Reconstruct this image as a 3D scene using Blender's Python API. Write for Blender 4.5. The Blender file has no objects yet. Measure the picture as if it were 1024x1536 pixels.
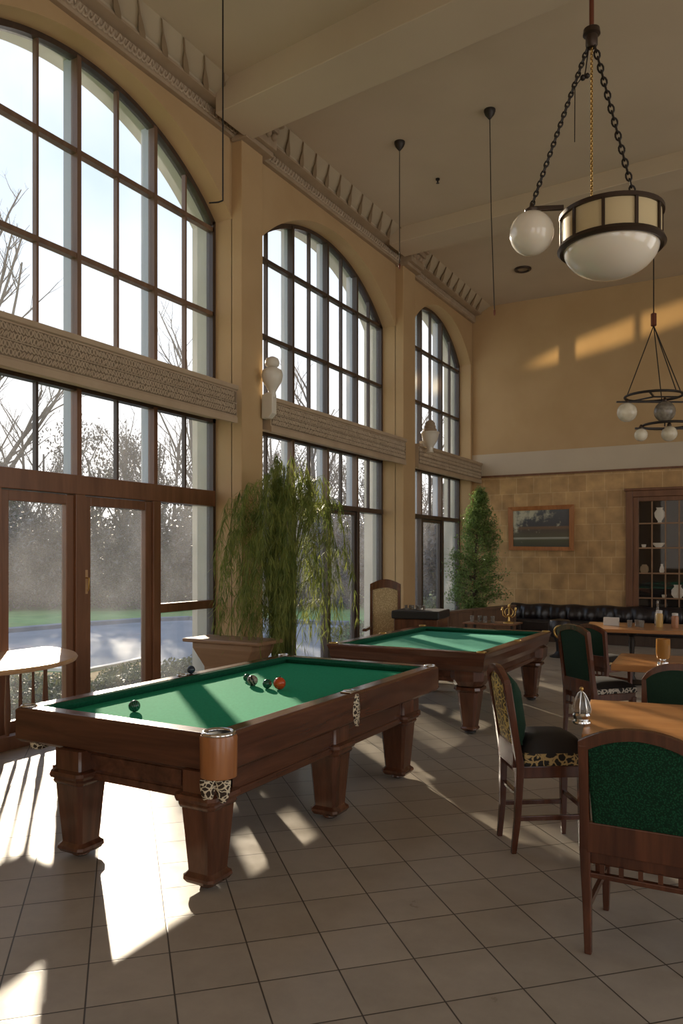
import bpy, bmesh, math, random
from math import sin, cos, pi, radians as R, sqrt
from mathutils import Vector, Matrix
random.seed(7)
SC = bpy.context.scene
COL = SC.collection
# ---------------------------------------------------------------- camera, light, exposure
cam_d = bpy.data.cameras.new('camera'); cam = bpy.data.objects.new('camera', cam_d); COL.objects.link(cam)
cam.location = (0, 0, 1.70); cam.rotation_euler = (R(90), 0, R(29.25))
cam_d.sensor_fit = 'VERTICAL'; cam_d.sensor_height = 36; cam_d.lens = 1165/1536*36
cam_d.shift_y = 66/1536; cam_d.clip_start = .05; cam_d.clip_end = 400
SC.camera = cam
SC.view_settings.view_transform = 'Standard'; SC.view_settings.look = 'None'
SC.view_settings.gamma = 1; SC.view_settings.use_curve_mapping = False
SC.view_settings.exposure = 0.28
SUN_EL, SUN_AZ = 15.0, 138.0        # azimuth of the sun, degrees from +X
SUN_POWER = 9.5
SKY_POWER = 1.0
sd = bpy.data.lights.new('sun', 'SUN'); so = bpy.data.objects.new('sun', sd); COL.objects.link(so)
sv = Vector((cos(R(SUN_EL))*cos(R(SUN_AZ)), cos(R(SUN_EL))*sin(R(SUN_AZ)), sin(R(SUN_EL))))
so.rotation_euler = sv.to_track_quat('Z', 'Y').to_euler(); so.location = sv*40
sd.energy = SUN_POWER; sd.angle = R(.9); sd.color = (1, .86, .66)
W = bpy.data.worlds.new('sky'); SC.world = W; W.use_nodes = True
nt = W.node_tree; nt.nodes.clear()
def N(nt, t, **k):
    n = nt.nodes.new(t)
    for a, b in k.items():
        if a.startswith('i_'):
            n.inputs[a[2:].replace('_', ' ')].default_value = b
        else: setattr(n, a, b)
    return n
def ramp(nt, fac, stops, interp='LINEAR'):
    r = nt.nodes.new('ShaderNodeValToRGB'); r.color_ramp.interpolation = interp
    el = r.color_ramp.elements
    while len(el) < len(stops): el.new(.5)
    for e, (p, c) in zip(el, stops):
        e.position = p; e.color = (*c, 1) if len(c) == 3 else c
    if fac is not None: nt.links.new(fac, r.inputs[0])
    return r
tc = N(nt, 'ShaderNodeTexCoord'); sx = N(nt, 'ShaderNodeSeparateXYZ'); nt.links.new(tc.outputs['Generated'], sx.inputs[0])
gr = ramp(nt, sx.outputs['Z'], [(0.0, (1.35, 1.3, 1.25)), (.10, (1.3, 1.27, 1.24)), (.25, (1.0, 1.06, 1.14)), (.42, (.66, .81, 1.02)), (.75, (.38, .58, .95))])
cn = N(nt, 'ShaderNodeTexNoise', i_Scale=2.2, i_Detail=5.0, i_Roughness=.6); nt.links.new(tc.outputs['Generated'], cn.inputs[0])
cr = ramp(nt, cn.outputs['Fac'], [(.46, (0, 0, 0)), (.68, (1, 1, 1))])
mx = N(nt, 'ShaderNodeMix', data_type='RGBA'); mx.inputs[7].default_value = (1.05, 1.07, 1.1, 1)
mm = N(nt, 'ShaderNodeMath', operation='MULTIPLY'); mm.inputs[1].default_value = .6
nt.links.new(cr.outputs[0], mm.inputs[0]); nt.links.new(mm.outputs[0], mx.inputs[0]); nt.links.new(gr.outputs[0], mx.inputs[6])
bg = N(nt, 'ShaderNodeBackground', i_Strength=SKY_POWER); nt.links.new(mx.outputs[2], bg.inputs[0])
wo = N(nt, 'ShaderNodeOutputWorld'); nt.links.new(bg.outputs[0], wo.inputs[0])
def area(name, loc, rot, sx_, sy_, e, col=(1, .9, .78)):
    l = bpy.data.lights.new(name, 'AREA'); l.shape = 'RECTANGLE'; l.size = sx_; l.size_y = sy_; l.energy = e; l.color = col
    o = bpy.data.objects.new(name, l); COL.objects.link(o); o.location = loc; o.rotation_euler = rot; return o
# area fill lamps added at the two unseen walls to brighten the hall
AREA_SIDE, AREA_NEAR = 75, 50
area('fill_right', (5.8, 6, 3.4), (0, R(90), 0), 4.5, 14, AREA_SIDE)
area('fill_near', (0, -4.8, 3.4), (R(90), 0, 0), 9, 4.5, AREA_NEAR)

# narrow warm spot lamp added outside to cast a light patch on the far wall
gd = bpy.data.lights.new('patch_spot', 'SPOT'); go = bpy.data.objects.new('patch_spot', gd); COL.objects.link(go)
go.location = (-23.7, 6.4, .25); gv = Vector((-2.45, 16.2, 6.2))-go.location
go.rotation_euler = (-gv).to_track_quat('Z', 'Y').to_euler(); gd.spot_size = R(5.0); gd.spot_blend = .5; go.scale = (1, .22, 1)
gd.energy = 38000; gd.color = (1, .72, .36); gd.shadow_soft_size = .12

# ---------------------------------------------------------------- materials
MATS = {}
def mat(name, col=(.5, .5, .5), rough=.5, metal=0., spec=.5, **k):
    m = bpy.data.materials.new(name); m.use_nodes = True; MATS[name] = m
    b = m.node_tree.nodes['Principled BSDF']
    b.inputs['Base Color'].default_value = (*col, 1); b.inputs['Roughness'].default_value = rough
    b.inputs['Metallic'].default_value = metal; b.inputs['Specular IOR Level'].default_value = spec
    for a, v in k.items(): b.inputs[a.replace('_', ' ')].default_value = v
    return m
def nodes(m): return m.node_tree, m.node_tree.nodes['Principled BSDF']
def coords(nt, scale=(1, 1, 1), rot=(0, 0, 0)):
    t = N(nt, 'ShaderNodeTexCoord'); mp = N(nt, 'ShaderNodeMapping'); mp.inputs['Scale'].default_value = scale
    mp.inputs['Rotation'].default_value = rot
    nt.links.new(t.outputs['Object'], mp.inputs[0]); return mp.outputs[0]
def bump(nt, b, h, s=.3, d=.01):
    bn = N(nt, 'ShaderNodeBump'); bn.inputs['Strength'].default_value = s; bn.inputs['Distance'].default_value = d
    nt.links.new(h, bn.inputs['Height']); nt.links.new(bn.outputs[0], b.inputs['Normal'])
def mottled(name, c1, c2, scale=3., rough=.8, bs=.15, detail=6., metal=0., spec=.5, scl=(1, 1, 1), bd=.01):
    m = mat(name, c1, rough, metal, spec); nt, b = nodes(m)
    n = N(nt, 'ShaderNodeTexNoise', i_Scale=scale, i_Detail=detail); nt.links.new(coords(nt, scl), n.inputs[0])
    r = ramp(nt, n.outputs['Fac'], [(.35, c1), (.65, c2)]); nt.links.new(r.outputs[0], b.inputs['Base Color'])
    if bs: bump(nt, b, n.outputs['Fac'], bs, bd)
    return m
def wood(name, c1, c2, rough=.3, axis=2, scale=14., spec=.5, coat=0.):
    m = mat(name, c1, rough, 0, spec, Coat_Weight=coat, Coat_Roughness=.12); nt, b = nodes(m)
    s = [1, 1, 1]; s[axis] = .09
    n = N(nt, 'ShaderNodeTexNoise', i_Scale=scale, i_Detail=8.0, i_Roughness=.62, i_Distortion=.6); nt.links.new(coords(nt, s), n.inputs[0])
    r = ramp(nt, n.outputs['Fac'], [(.32, c1), (.52, tuple((a+b_)/2 for a, b_ in zip(c1, c2))), (.7, c2)])
    nt.links.new(r.outputs[0], b.inputs['Base Color']); bump(nt, b, n.outputs['Fac'], .12, .004)
    return m
mottled('wall', (.46, .31, .155), (.50, .345, .18), 1.4, .85, .05)
mottled('wall_white', (.52, .44, .33), (.56, .48, .36), 1.2, .85, .05)
mottled('ceiling', (.49, .395, .28), (.53, .43, .305), 1., .9, .04)
mottled('cove', (.44, .36, .25), (.48, .40, .28), 1.5, .85, .05)
mottled('cornice', (.34, .25, .16), (.38, .285, .19), 5., .8, .2)
mottled('drop', (.24, .17, .10), (.28, .20, .12), 5., .85, .1)
mottled('ledge', (.30, .225, .155), (.36, .28, .20), 6., .75, .25)
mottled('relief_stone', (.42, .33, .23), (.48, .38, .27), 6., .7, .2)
mottled('recess_shade', (.17, .125, .08), (.21, .155, .10), 8., .8, .2)  # recess shade put into the colour, behind the lighter raised rings
mottled('ledge_plain', (.40, .30, .20), (.45, .345, .235), 3., .75, .1)
mottled('exterior', (.40, .385, .31), (.46, .44, .36), 2., .9, .1)
wood('mahogany', (.060, .022, .012), (.145, .055, .028), .24, 1, 12, coat=.35)
wood('mahogany_x', (.060, .022, .012), (.145, .055, .028), .24, 0, 12, coat=.35)
wood('mahogany_z', (.065, .024, .013), (.155, .060, .030), .26, 2, 12, coat=.35)
wood('cherry', (.30, .11, .035), (.46, .19, .065), .3, 2, 12, coat=.3)
wood('orange_top', (.33, .135, .04), (.50, .24, .085), .28, 0, 9, coat=.3)
wood('frame_wood', (.13, .075, .045), (.21, .125, .08), .4, 2, 10)
wood('door_wood', (.13, .055, .026), (.22, .10, .05), .35, 2, 10)
wood('dark_frame', (.045, .028, .02), (.075, .048, .034), .4, 2, 10)
wood('chair_wood', (.055, .016, .008), (.14, .046, .020), .25, 2, 14, coat=.4)
wood('light_wood', (.42, .24, .11), (.58, .37, .20), .35, 0, 9)
wood('plain_oak', (.22, .12, .06), (.32, .19, .10), .5, 0, 8)
mat('fin', (.42, .46, .52), .6)
mat('chrome', (.75, .75, .74), .14, 1.)
mat('brass', (.55, .36, .12), .28, 1.)
mat('bronze', (.055, .036, .025), .42, .6)
mat('black', (.012, .011, .011), .5)
mat('cushion_black', (.014, .012, .012), .65)
mat('iron', (.03, .024, .02), .45, .5)
mat('copper', (.17, .055, .03), .4, .5)
mat('hole', (.004, .004, .004), .9)
mat('white_glass', (.80, .74, .62), .12, 0, .5, Subsurface_Weight=.25, Subsurface_Radius=(.1, .08, .05), Coat_Weight=.5)
mat('amber_panel', (.58, .47, .27), .35, 0, .5)
mat('porcelain', (.68, .64, .55), .3)
mat('paper', (.6, .58, .54), .7)
mottled('felt', (.020, .30, .155), (.026, .34, .18), 60., .95, .1, spec=.1)
mottled('felt_teal', (.06, .36, .25), (.07, .40, .28), 60., .95, .1, spec=.1)
mottled('cushion_green', (.008, .085, .045), (.012, .11, .06), 60., .9, .1, spec=.1)
mottled('stone', (.35, .32, .27), (.55, .5, .42), 6., .9, .5)
mottled('earth', (.05, .035, .02), (.09, .06, .04), 20., .95, .5)
# chair upholstery: small weave
def weave(name, c1, c2, sc=130., rough=.85):
    m = mat(name, c1, rough, 0, .2); nt, b = nodes(m)
    v = N(nt, 'ShaderNodeTexVoronoi', i_Scale=sc); nt.links.new(coords(nt), v.inputs[0])
    r = ramp(nt, v.outputs['Distance'], [(.15, c2), (.55, c1)]); nt.links.new(r.outputs[0], b.inputs['Base Color'])
    bump(nt, b, v.outputs['Distance'], .5, .004)
weave('green_weave', (.006, .035, .018), (.015, .11, .05))
weave('green_plain', (.012, .035, .020), (.016, .045, .027), 200)
def brocade(name, dark, gold, sc=26.):
    m = mat(name, dark, .55, 0, .4); nt, b = nodes(m)
    v = N(nt, 'ShaderNodeTexVoronoi', feature='DISTANCE_TO_EDGE', i_Scale=sc)
    n = N(nt, 'ShaderNodeTexNoise', i_Scale=18.0, i_Detail=2.0); c = coords(nt)
    ad = N(nt, 'ShaderNodeMixRGB', blend_type='ADD'); ad.inputs[0].default_value = .05
    nt.links.new(c, n.inputs[0]); nt.links.new(c, ad.inputs[1]); nt.links.new(n.outputs['Color'], ad.inputs[2]); nt.links.new(ad.outputs[0], v.inputs[0])
    r = ramp(nt, v.outputs['Distance'], [(.07, gold), (.13, dark)]); nt.links.new(r.outputs[0], b.inputs['Base Color'])
    bump(nt, b, r.outputs[0], .4, .003)
brocade('brocade_gold', (.07, .045, .012), (.62, .46, .12), 30)
brocade('brocade_dark', (.014, .012, .01), (.50, .36, .15), 24)
brocade('brocade_silver', (.012, .011, .01), (.55, .5, .42), 24)
brocade('lace', (.04, .025, .015), (.75, .66, .48), 38)
# floor: square stone tiles laid diagonally to the walls
m = mat('floor', (.4, .36, .3), .3, 0, .2); nt, b = nodes(m)
t = N(nt, 'ShaderNodeTexCoord'); mp = N(nt, 'ShaderNodeMapping'); mp.inputs['Rotation'].default_value = (0, 0, R(-45))
TS = .33
nt.links.new(t.outputs['Object'], mp.inputs[0])
sp = N(nt, 'ShaderNodeSeparateXYZ'); nt.links.new(mp.outputs[0], sp.inputs[0])
def mth(op, a, b_=None, c=None):
    n = N(nt, 'ShaderNodeMath', operation=op)
    for i, v in enumerate((a, b_, c)):
        if v is None: continue
        if isinstance(v, (int, float)): n.inputs[i].default_value = v
        else: nt.links.new(v, n.inputs[i])
    return n.outputs[0]
ux = mth('DIVIDE', mth('SUBTRACT', sp.outputs[0], .195), TS); uy = mth('DIVIDE', mth('SUBTRACT', sp.outputs[1], 2.743), TS)
def edge(u):
    f = mth('FRACT', u); return mth('MINIMUM', f, mth('SUBTRACT', 1., f))
e = mth('MINIMUM', edge(ux), edge(uy))
joint = ramp(nt, e, [(.006, (1, 1, 1)), (.013, (0, 0, 0))])
cx = N(nt, 'ShaderNodeCombineXYZ'); nt.links.new(mth('FLOOR', ux), cx.inputs[0]); nt.links.new(mth('FLOOR', uy), cx.inputs[1])
wn = N(nt, 'ShaderNodeTexWhiteNoise'); nt.links.new(cx.outputs[0], wn.inputs[0])
ns = N(nt, 'ShaderNodeTexNoise', i_Scale=5.0, i_Detail=9.0, i_Roughness=.65); nt.links.new(t.outputs['Object'], ns.inputs[0])
sm = mth('ADD', mth('MULTIPLY', ns.outputs['Fac'], .8), mth('MULTIPLY', wn.outputs['Value'], .22))
tr = ramp(nt, sm, [(.25, (.32, .28, .225)), (.5, (.38, .335, .275)), (.75, (.44, .39, .32))])
mj = N(nt, 'ShaderNodeMix', data_type='RGBA'); nt.links.new(joint.outputs[0], mj.inputs[0]); nt.links.new(tr.outputs[0], mj.inputs[6]); mj.inputs[7].default_value = (.06, .05, .04, 1)
nt.links.new(mj.outputs[2], b.inputs['Base Color'])
rr = ramp(nt, ns.outputs['Fac'], [(.3, (.27, .27, .27)), (.7, (.40, .40, .40))]); nt.links.new(rr.outputs[0], b.inputs['Roughness'])
bump(nt, b, mth('SUBTRACT', mth('MULTIPLY', ns.outputs['Fac'], .25), joint.outputs[0]), .25, .004)
# stone-tile dado of the far wall
m = mat('dado', (.4, .24, .1), .55); nt, b = nodes(m)
t = N(nt, 'ShaderNodeTexCoord'); mp = N(nt, 'ShaderNodeMapping'); mp.inputs['Rotation'].default_value = (R(90), 0, 0)
nt.links.new(t.outputs['Object'], mp.inputs[0])
br = N(nt, 'ShaderNodeTexBrick', offset=.37, squash=.75, squash_frequency=3, offset_frequency=2)
for k, v in (('Scale', 1.), ('Mortar Size', .007), ('Mortar Smooth', .4), ('Bias', 0.), ('Brick Width', .36), ('Row Height', .335)): br.inputs[k].default_value = v
br.inputs['Color1'].default_value = (.45, .275, .12, 1); br.inputs['Color2'].default_value = (.56, .36, .165, 1); br.inputs['Mortar'].default_value = (.62, .44, .24, 1)
nt.links.new(mp.outputs[0], br.inputs[0])
n2 = N(nt, 'ShaderNodeTexNoise', i_Scale=4.0, i_Detail=8.0); nt.links.new(t.outputs['Object'], n2.inputs[0])
r2 = ramp(nt, n2.outputs['Fac'], [(.3, (.7, .68, .64)), (.7, (1.12, 1.1, 1.05))])
ml = N(nt, 'ShaderNodeMix', data_type='RGBA', blend_type='MULTIPLY'); ml.inputs[0].default_value = 1
nt.links.new(br.outputs['Color'], ml.inputs[6]); nt.links.new(r2.outputs[0], ml.inputs[7]); nt.links.new(ml.outputs[2], b.inputs['Base Color'])
bump(nt, b, br.outputs['Fac'], -.4, .01)
# window glass: clear sheet with a milky veil standing in for haze
def pane_mat(name, film, tint=(1, 1, 1)):
    m = bpy.data.materials.new(name); m.use_nodes = True; nt = m.node_tree; nt.nodes.clear(); MATS[name] = m
    tr = N(nt, 'ShaderNodeBsdfTransparent'); tr.inputs[0].default_value = (*tint, 1)
    gl = N(nt, 'ShaderNodeBsdfGlossy'); gl.inputs['Roughness'].default_value = .02
    tl = N(nt, 'ShaderNodeBsdfTranslucent'); tl.inputs[0].default_value = (.9, .9, .95, 1)
    lw = N(nt, 'ShaderNodeLayerWeight'); lw.inputs[0].default_value = .5
    pw = N(nt, 'ShaderNodeMath', operation='POWER'); pw.inputs[1].default_value = 5.; nt.links.new(lw.outputs['Facing'], pw.inputs[0])
    fr = N(nt, 'ShaderNodeMath', operation='MULTIPLY_ADD'); fr.inputs[1].default_value = .6; fr.inputs[2].default_value = .05; nt.links.new(pw.outputs[0], fr.inputs[0])
    m1 = N(nt, 'ShaderNodeMixShader'); m2 = N(nt, 'ShaderNodeMixShader')
    nz = N(nt, 'ShaderNodeTexNoise', i_Scale=1.3, i_Detail=6.0); nt.links.new(coords(nt), nz.inputs[0])
    rm = ramp(nt, nz.outputs['Fac'], [(.3, (film*.5,)*3), (.7, (film*1.5,)*3)])
    nt.links.new(rm.outputs[0], m1.inputs[0]); nt.links.new(tr.outputs[0], m1.inputs[1]); nt.links.new(tl.outputs[0], m1.inputs[2])
    nt.links.new(fr.outputs[0], m2.inputs[0]); nt.links.new(m1.outputs[0], m2.inputs[1]); nt.links.new(gl.outputs[0], m2.inputs[2])
    o = N(nt, 'ShaderNodeOutputMaterial'); nt.links.new(m2.outputs[0], o.inputs[0])
pane_mat('glass', .03); pane_mat('hazy_glass', .035); pane_mat('clear_glass', .01)
mat('crystal', (.45, .42, .38), .08, 0, .8, Transmission_Weight=.7, IOR=1.45)
def leafmat(name, c1, c2, tr=.35):
    m = mat(name, c1, .5, 0, .35); nt, b = nodes(m)
    n = N(nt, 'ShaderNodeTexNoise', i_Scale=7.0, i_Detail=3.0); nt.links.new(coords(nt), n.inputs[0])
    r = ramp(nt, n.outputs['Fac'], [(.35, c1), (.65, c2)]); nt.links.new(r.outputs[0], b.inputs['Base Color'])
    t = N(nt, 'ShaderNodeBsdfTranslucent'); nt.links.new(r.outputs[0], t.inputs[0])
    x = N(nt, 'ShaderNodeMixShader'); x.inputs[0].default_value = tr
    nt.links.new(b.outputs[0], x.inputs[1]); nt.links.new(t.outputs[0], x.inputs[2])
    nt.links.new(x.outputs[0], nt.nodes['Material Output'].inputs[0])
leafmat('bamboo_leaf', (.13, .18, .04), (.32, .34, .09), .5)
leafmat('conifer_leaf', (.15, .25, .08), (.28, .38, .13), .35)
leafmat('bush_leaf', (.07, .10, .04), (.20, .21, .09), .3)
leafmat('evergreen_leaf', (.035, .06, .03), (.07, .10, .05), .2)
leafmat('twig_leaf', (.075, .068, .060), (.135, .118, .098), .15)
mottled('bark', (.07, .055, .042), (.13, .10, .08), 8., .95, .4)
mottled('lawn', (.10, .22, .05), (.17, .30, .08), 1.5, .95, .3)
mottled('dry_grass', (.38, .26, .10), (.50, .36, .16), 3., .95, .4)
mottled('pavement', (.15, .18, .22), (.21, .24, .28), .9, .85, .1, spec=.2)
mottled('curb', (.10, .13, .18), (.15, .18, .23), 3., .8, .2)
mottled('pale_kerb', (.62, .6, .55), (.72, .7, .66), 3., .8, .2)

# ---------------------------------------------------------------- mesh helpers
class MB:
    def __init__(s): s.v = []; s.f = []
    def add(s, vs, fs, M=None):
        o = len(s.v)
        for p in vs:
            p = Vector(p); s.v.append(tuple(M @ p) if M is not None else tuple(p))
        s.f += [tuple(i+o for i in f) for f in fs]; return s
    def box(s, a, b, M=None):
        x0, y0, z0 = a; x1, y1, z1 = b
        return s.add([(x0,y0,z0),(x1,y0,z0),(x1,y1,z0),(x0,y1,z0),(x0,y0,z1),(x1,y0,z1),(x1,y1,z1),(x0,y1,z1)],
              [(0,3,2,1),(4,5,6,7),(0,1,5,4),(1,2,6,5),(2,3,7,6),(3,0,4,7)], M)
    def loft(s, rings, cap=True, closed=False, M=None):
        n = len(rings[0]); vs = [p for r in rings for p in r]; fs = []; k = len(rings)
        for i in range(k if closed else k-1):
            for j in range(n):
                a = i*n+j; b = i*n+(j+1) % n; i2 = (i+1) % k
                fs.append((a, b, i2*n+(j+1) % n, i2*n+j))
        if cap and not closed: fs.append(tuple(reversed(range(n)))); fs.append(tuple((k-1)*n+j for j in range(n)))
        return s.add(vs, fs, M)
    def lathe(s, prof, n=20, M=None, c=(0, 0)):
        return s.loft([[(c[0]+r*cos(2*pi*j/n), c[1]+r*sin(2*pi*j/n), z) for j in range(n)] for r, z in prof], M=M)
    def sq(s, prof, ch=.25, M=None, c=(0, 0)):
        rs = []
        for h, z in prof:
            k = h*(1-ch)
            rs.append([(c[0]+x, c[1]+y, z) for x, y in ((h,-k),(h,k),(k,h),(-k,h),(-h,k),(-h,-k),(-k,-h),(k,-h))])
        return s.loft(rs, M=M)
    def tube(s, pts, r, n=8, closed=False, M=None):
        pts = [Vector(p) for p in pts]; rs = []; K = len(pts)
        rr = r if isinstance(r, (list, tuple)) else [r]*K
        up = None
        for i, p in enumerate(pts):
            a = pts[(i-1) % K] if (i > 0 or closed) else p; b = pts[(i+1) % K] if (i < K-1 or closed) else p
            t = (b-a).normalized() if (b-a).length > 1e-9 else Vector((0, 0, 1))
            if up is None: up = Vector((0, 0, 1)) if abs(t.z) < .9 else Vector((1, 0, 0))
            u = up - t*up.dot(t)
            if u.length < 1e-6: u = t.orthogonal()
            u.normalize(); up = u; w = t.cross(u)
            rs.append([tuple(p+(u*cos(2*pi*j/n)+w*sin(2*pi*j/n))*rr[i]) for j in range(n)])
        return s.loft(rs, cap=not closed, closed=closed, M=M)
    def bar(s, a, b, w, d, up=(0, 0, 1), M=None):
        a = Vector(a); b = Vector(b); t = (b-a).normalized(); u = Vector(up); u = (u-t*u.dot(t)).normalized(); x = t.cross(u)
        rs = [[tuple(p+x*sx_*w/2+u*sy_*d/2) for sx_, sy_ in ((-1,-1),(1,-1),(1,1),(-1,1))] for p in (a, b)]
        return s.loft(rs, M=M)
    def ball(s, c, r, n=16, sz=1.):
        k = n//2
        return s.lathe([(max(r*sin(pi*i/k), 1e-4), c[2]-r*sz*cos(pi*i/k)) for i in range(k+1)], n, c=(c[0], c[1]))
    def prism(s, pts, a, b, axis=1, M=None):
        def P(p, t):
            q = list(p); q.insert(axis, t); return tuple(q)
        return s.loft([[P(p, a) for p in pts], [P(p, b) for p in pts]], M=M)
    def build(s, name, m, parent=None, smooth=None, bev=0, seg=2, loc=None):
        me = bpy.data.meshes.new(name); me.from_pydata(s.v, [], s.f); me.materials.append(MATS[m] if isinstance(m, str) else m)
        bm = bmesh.new(); bm.from_mesh(me); bmesh.ops.recalc_face_normals(bm, faces=bm.faces); bm.to_mesh(me); bm.free()
        o = bpy.data.objects.new(name, me); COL.objects.link(o)
        if parent is not None: o.parent = parent
        if smooth is not None:
            for p in me.polygons: p.use_smooth = True
            me.set_sharp_from_angle(angle=R(smooth))
        if bev:
            md = o.modifiers.new('bevel', 'BEVEL'); md.width = bev; md.segments = seg; md.limit_method = 'ANGLE'; md.angle_limit = R(40)
            md.harden_normals = False
        if loc: o.location = loc
        return o
def tag(o, label=None, cat=None, group=None, kind=None):
    if label: o['label'] = label
    if cat: o['category'] = cat
    if group: o['group'] = group
    if kind: o['kind'] = kind
    return o
def thing(name, label, cat, loc=(0, 0, 0), rz=0, group=None):
    o = bpy.data.objects.new(name, None); o.empty_display_size = .1; COL.objects.link(o)
    o.location = loc; o.rotation_euler = (0, 0, rz); return tag(o, label, cat, group)
def copy_tree(o, parent=None):
    c = o.copy(); COL.objects.link(c); c.parent = parent
    if parent is not None: c.matrix_parent_inverse = o.matrix_parent_inverse
    for ch in list(o.children): copy_tree(ch, c)
    return c
def st(o): return tag(o, kind='structure')
def Z(a, loc=(0, 0, 0)): return Matrix.Translation(loc) @ Matrix.Rotation(a, 4, 'Z')
def torus(mb, c, r, t, n=24, k=8, M=None, sx_=1, sy_=1):
    mb.tube([(c[0]+r*sx_*cos(2*pi*i/n), c[1]+r*sy_*sin(2*pi*i/n), c[2]) for i in range(n)], t, k, closed=True, M=M)
ico_v = [(1,0,0),(-1,0,0),(0,1,0),(0,-1,0),(0,0,1),(0,0,-1)]
ico_f = [(0,2,4),(2,1,4),(1,3,4),(3,0,4),(2,0,5),(1,2,5),(3,1,5),(0,3,5)]

# ---------------------------------------------------------------- room shell
XW, XP, XG, XE = -5.8, -5.65, -6.1, -6.42        # wall face, pilaster face, glass, outer face
YB, ZC, XR, YN = 16.2, 7.1, 6.0, -5.0
st(MB().box((XE, YN, -.12), (XR, YB, 0)).build('floor', 'floor'))
st(MB().box((XE, YN, ZC), (XR, YB+.2, ZC+.2)).build('ceiling', 'ceiling'))
WIN = [dict(y0=3.54, y1=7.62, zs=5.82, zp=6.70, maj=[4.5, 5.46, 6.55]),
       dict(y0=8.14, y1=12.29, zs=5.72, zp=6.58, maj=[9.38, 10.37, 11.33]),
       dict(y0=12.92, y1=16.1, zs=5.86, zp=6.64, maj=[13.98, 15.05])]
def arch(w, y, inset=0.):
    h = (w['y1']-w['y0'])/2; c = (w['y1']+w['y0'])/2; r = w['zp']-w['zs']; Rr = (h*h+r*r)/(2*r)
    d = max(Rr*Rr-(y-c)**2, 0); return w['zp']-Rr+sqrt(d)-inset
def left_wall(name, xa, xb, m):
  mb = MB(); last = YN
  for w in WIN:
    mb.box((xa, last, 0), (xb, w['y0'], ZC))
    n = 36
    for i in range(n):
        a = w['y0']+(w['y1']-w['y0'])*i/n; b_ = w['y0']+(w['y1']-w['y0'])*(i+1)/n
        za, zb = arch(w, a), arch(w, b_)
        mb.add([(xb,a,za),(xb,b_,zb),(xb,b_,ZC),(xb,a,ZC),(xa,a,za),(xa,b_,zb),(xa,b_,ZC),(xa,a,ZC)], [(0,1,2,3),(4,7,6,5),(0,4,5,1)])
    last = w['y1']
  mb.box((xa, last, 0), (xb, YB, ZC))
  return st(mb.build(name, m))
left_wall('wall_left', XG, XW, 'wall'); left_wall('wall_left_outer', XE, XG-.001, 'exterior')
st(MB().box((XE, YB, 0), (XR, YB+.2, 3.41)).build('wall_back', 'dado'))
mb = MB(); mb.box((XE, YB+.01, 3.41), (XR, YB+.2, 3.9)); st(mb.build('wall_back_band', 'wall_white'))
mb = MB(); mb.box((XE, YB+.02, 3.9), (XR, YB+.2, ZC)); st(mb.build('wall_back_upper', 'wall'))
st(MB().box((XW, YB-.025, 3.39), (XR, YB+.01, 3.43)).build('trim_1', 'door_wood'))
def wall_open(name, fixed, horiz, lo, hi, ops, t=.3):
    mb = MB(); last = lo
    def bx(a, b, z0, z1):
        if horiz: mb.box((a, fixed-t, z0), (b, fixed, z1))
        else: mb.box((fixed, a, z0), (fixed+t, b, z1))
    for a, b in ops:
        bx(last, a, 0, ZC); bx(a, b, 0, .6); bx(a, b, 5.6, ZC); last = b
    bx(last, hi, 0, ZC); st(mb.build(name, 'wall'))
wall_open('wall_right', XR, False, YN, YB, [(-3, 1), (3, 7), (9, 13)])
wall_open('wall_near', YN, True, XE, XR, [(1.5, 5.5)])

# pilasters
for y0, y1 in ((7.62, 8.06), (12.29, 12.80), (2.9, 3.45)):
    st(MB().box((XW-.02, y0, 0), (XP, y1, 6.80)).build('trim_2', 'wall', bev=.01))
# cornice and frieze along the left wall
prof = [(XW, 6.78), (XW+.06, 6.78), (XW+.075, 6.80), (XW+.075, 6.925), (XW+.12, 6.935), (XW+.20, 6.945), (XW+.215, 6.96), (XW+.19, 6.965), (XW, 6.965)]
mb = MB(); mb.prism([(x, z) for x, z in prof], YN, YB, 1)
y = 2.5
cor = st(mb.build('trim_3', 'cornice', smooth=30))
mb = MB()                  # carved guilloche band
for ph in (0, pi):
    ys_ = [y+.0125*i for i in range(int((YB-.1-y)/.0125))]
    mb.tube([(XW+.082+.008*cos(q*2*pi/.13+ph), q, 6.862+.042*sin(q*2*pi/.13+ph)) for q in ys_], .014, 5)
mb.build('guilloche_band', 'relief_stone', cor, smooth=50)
mb = MB(); mb.prism([(XW, 6.96), (XW+.19, 6.96), (XW+.21, 6.99), (XW+.42, ZC), (XW, ZC)], YN, YB, 1)
frieze = st(mb.build('trim_4', 'cove'))
mb = MB()                  # row of pointed drops in relief on the frieze
p0, p1 = Vector((XW+.20, 0, 6.965)), Vector((XW+.425, 0, 7.10))
ax = (p1-p0); nrm = Vector((ax.z, 0, -ax.x)).normalized()
y = 5.447-.334*12
while y < YB-.2:
    prof2 = [(-.040, 0), (-.048, .16), (-.036, .38), (-.012, .60), (-.005, .98), (.005, .98), (.012, .60), (.036, .38), (.048, .16), (.040, 0)]
    if not any(abs(y-c) < .33 for c in (7.87, 12.5)):
        r0 = [p0+ax*t+Vector((0, y+dy-.3*(t-.3), 0))+nrm*.0 for dy, t in prof2]; r1 = [q+nrm*.022 for q in r0]
        mb.loft([[tuple(q) for q in r0], [tuple(q) for q in r1]])
    y += .334
mb.build('drop_relief', 'drop', frieze)
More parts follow.
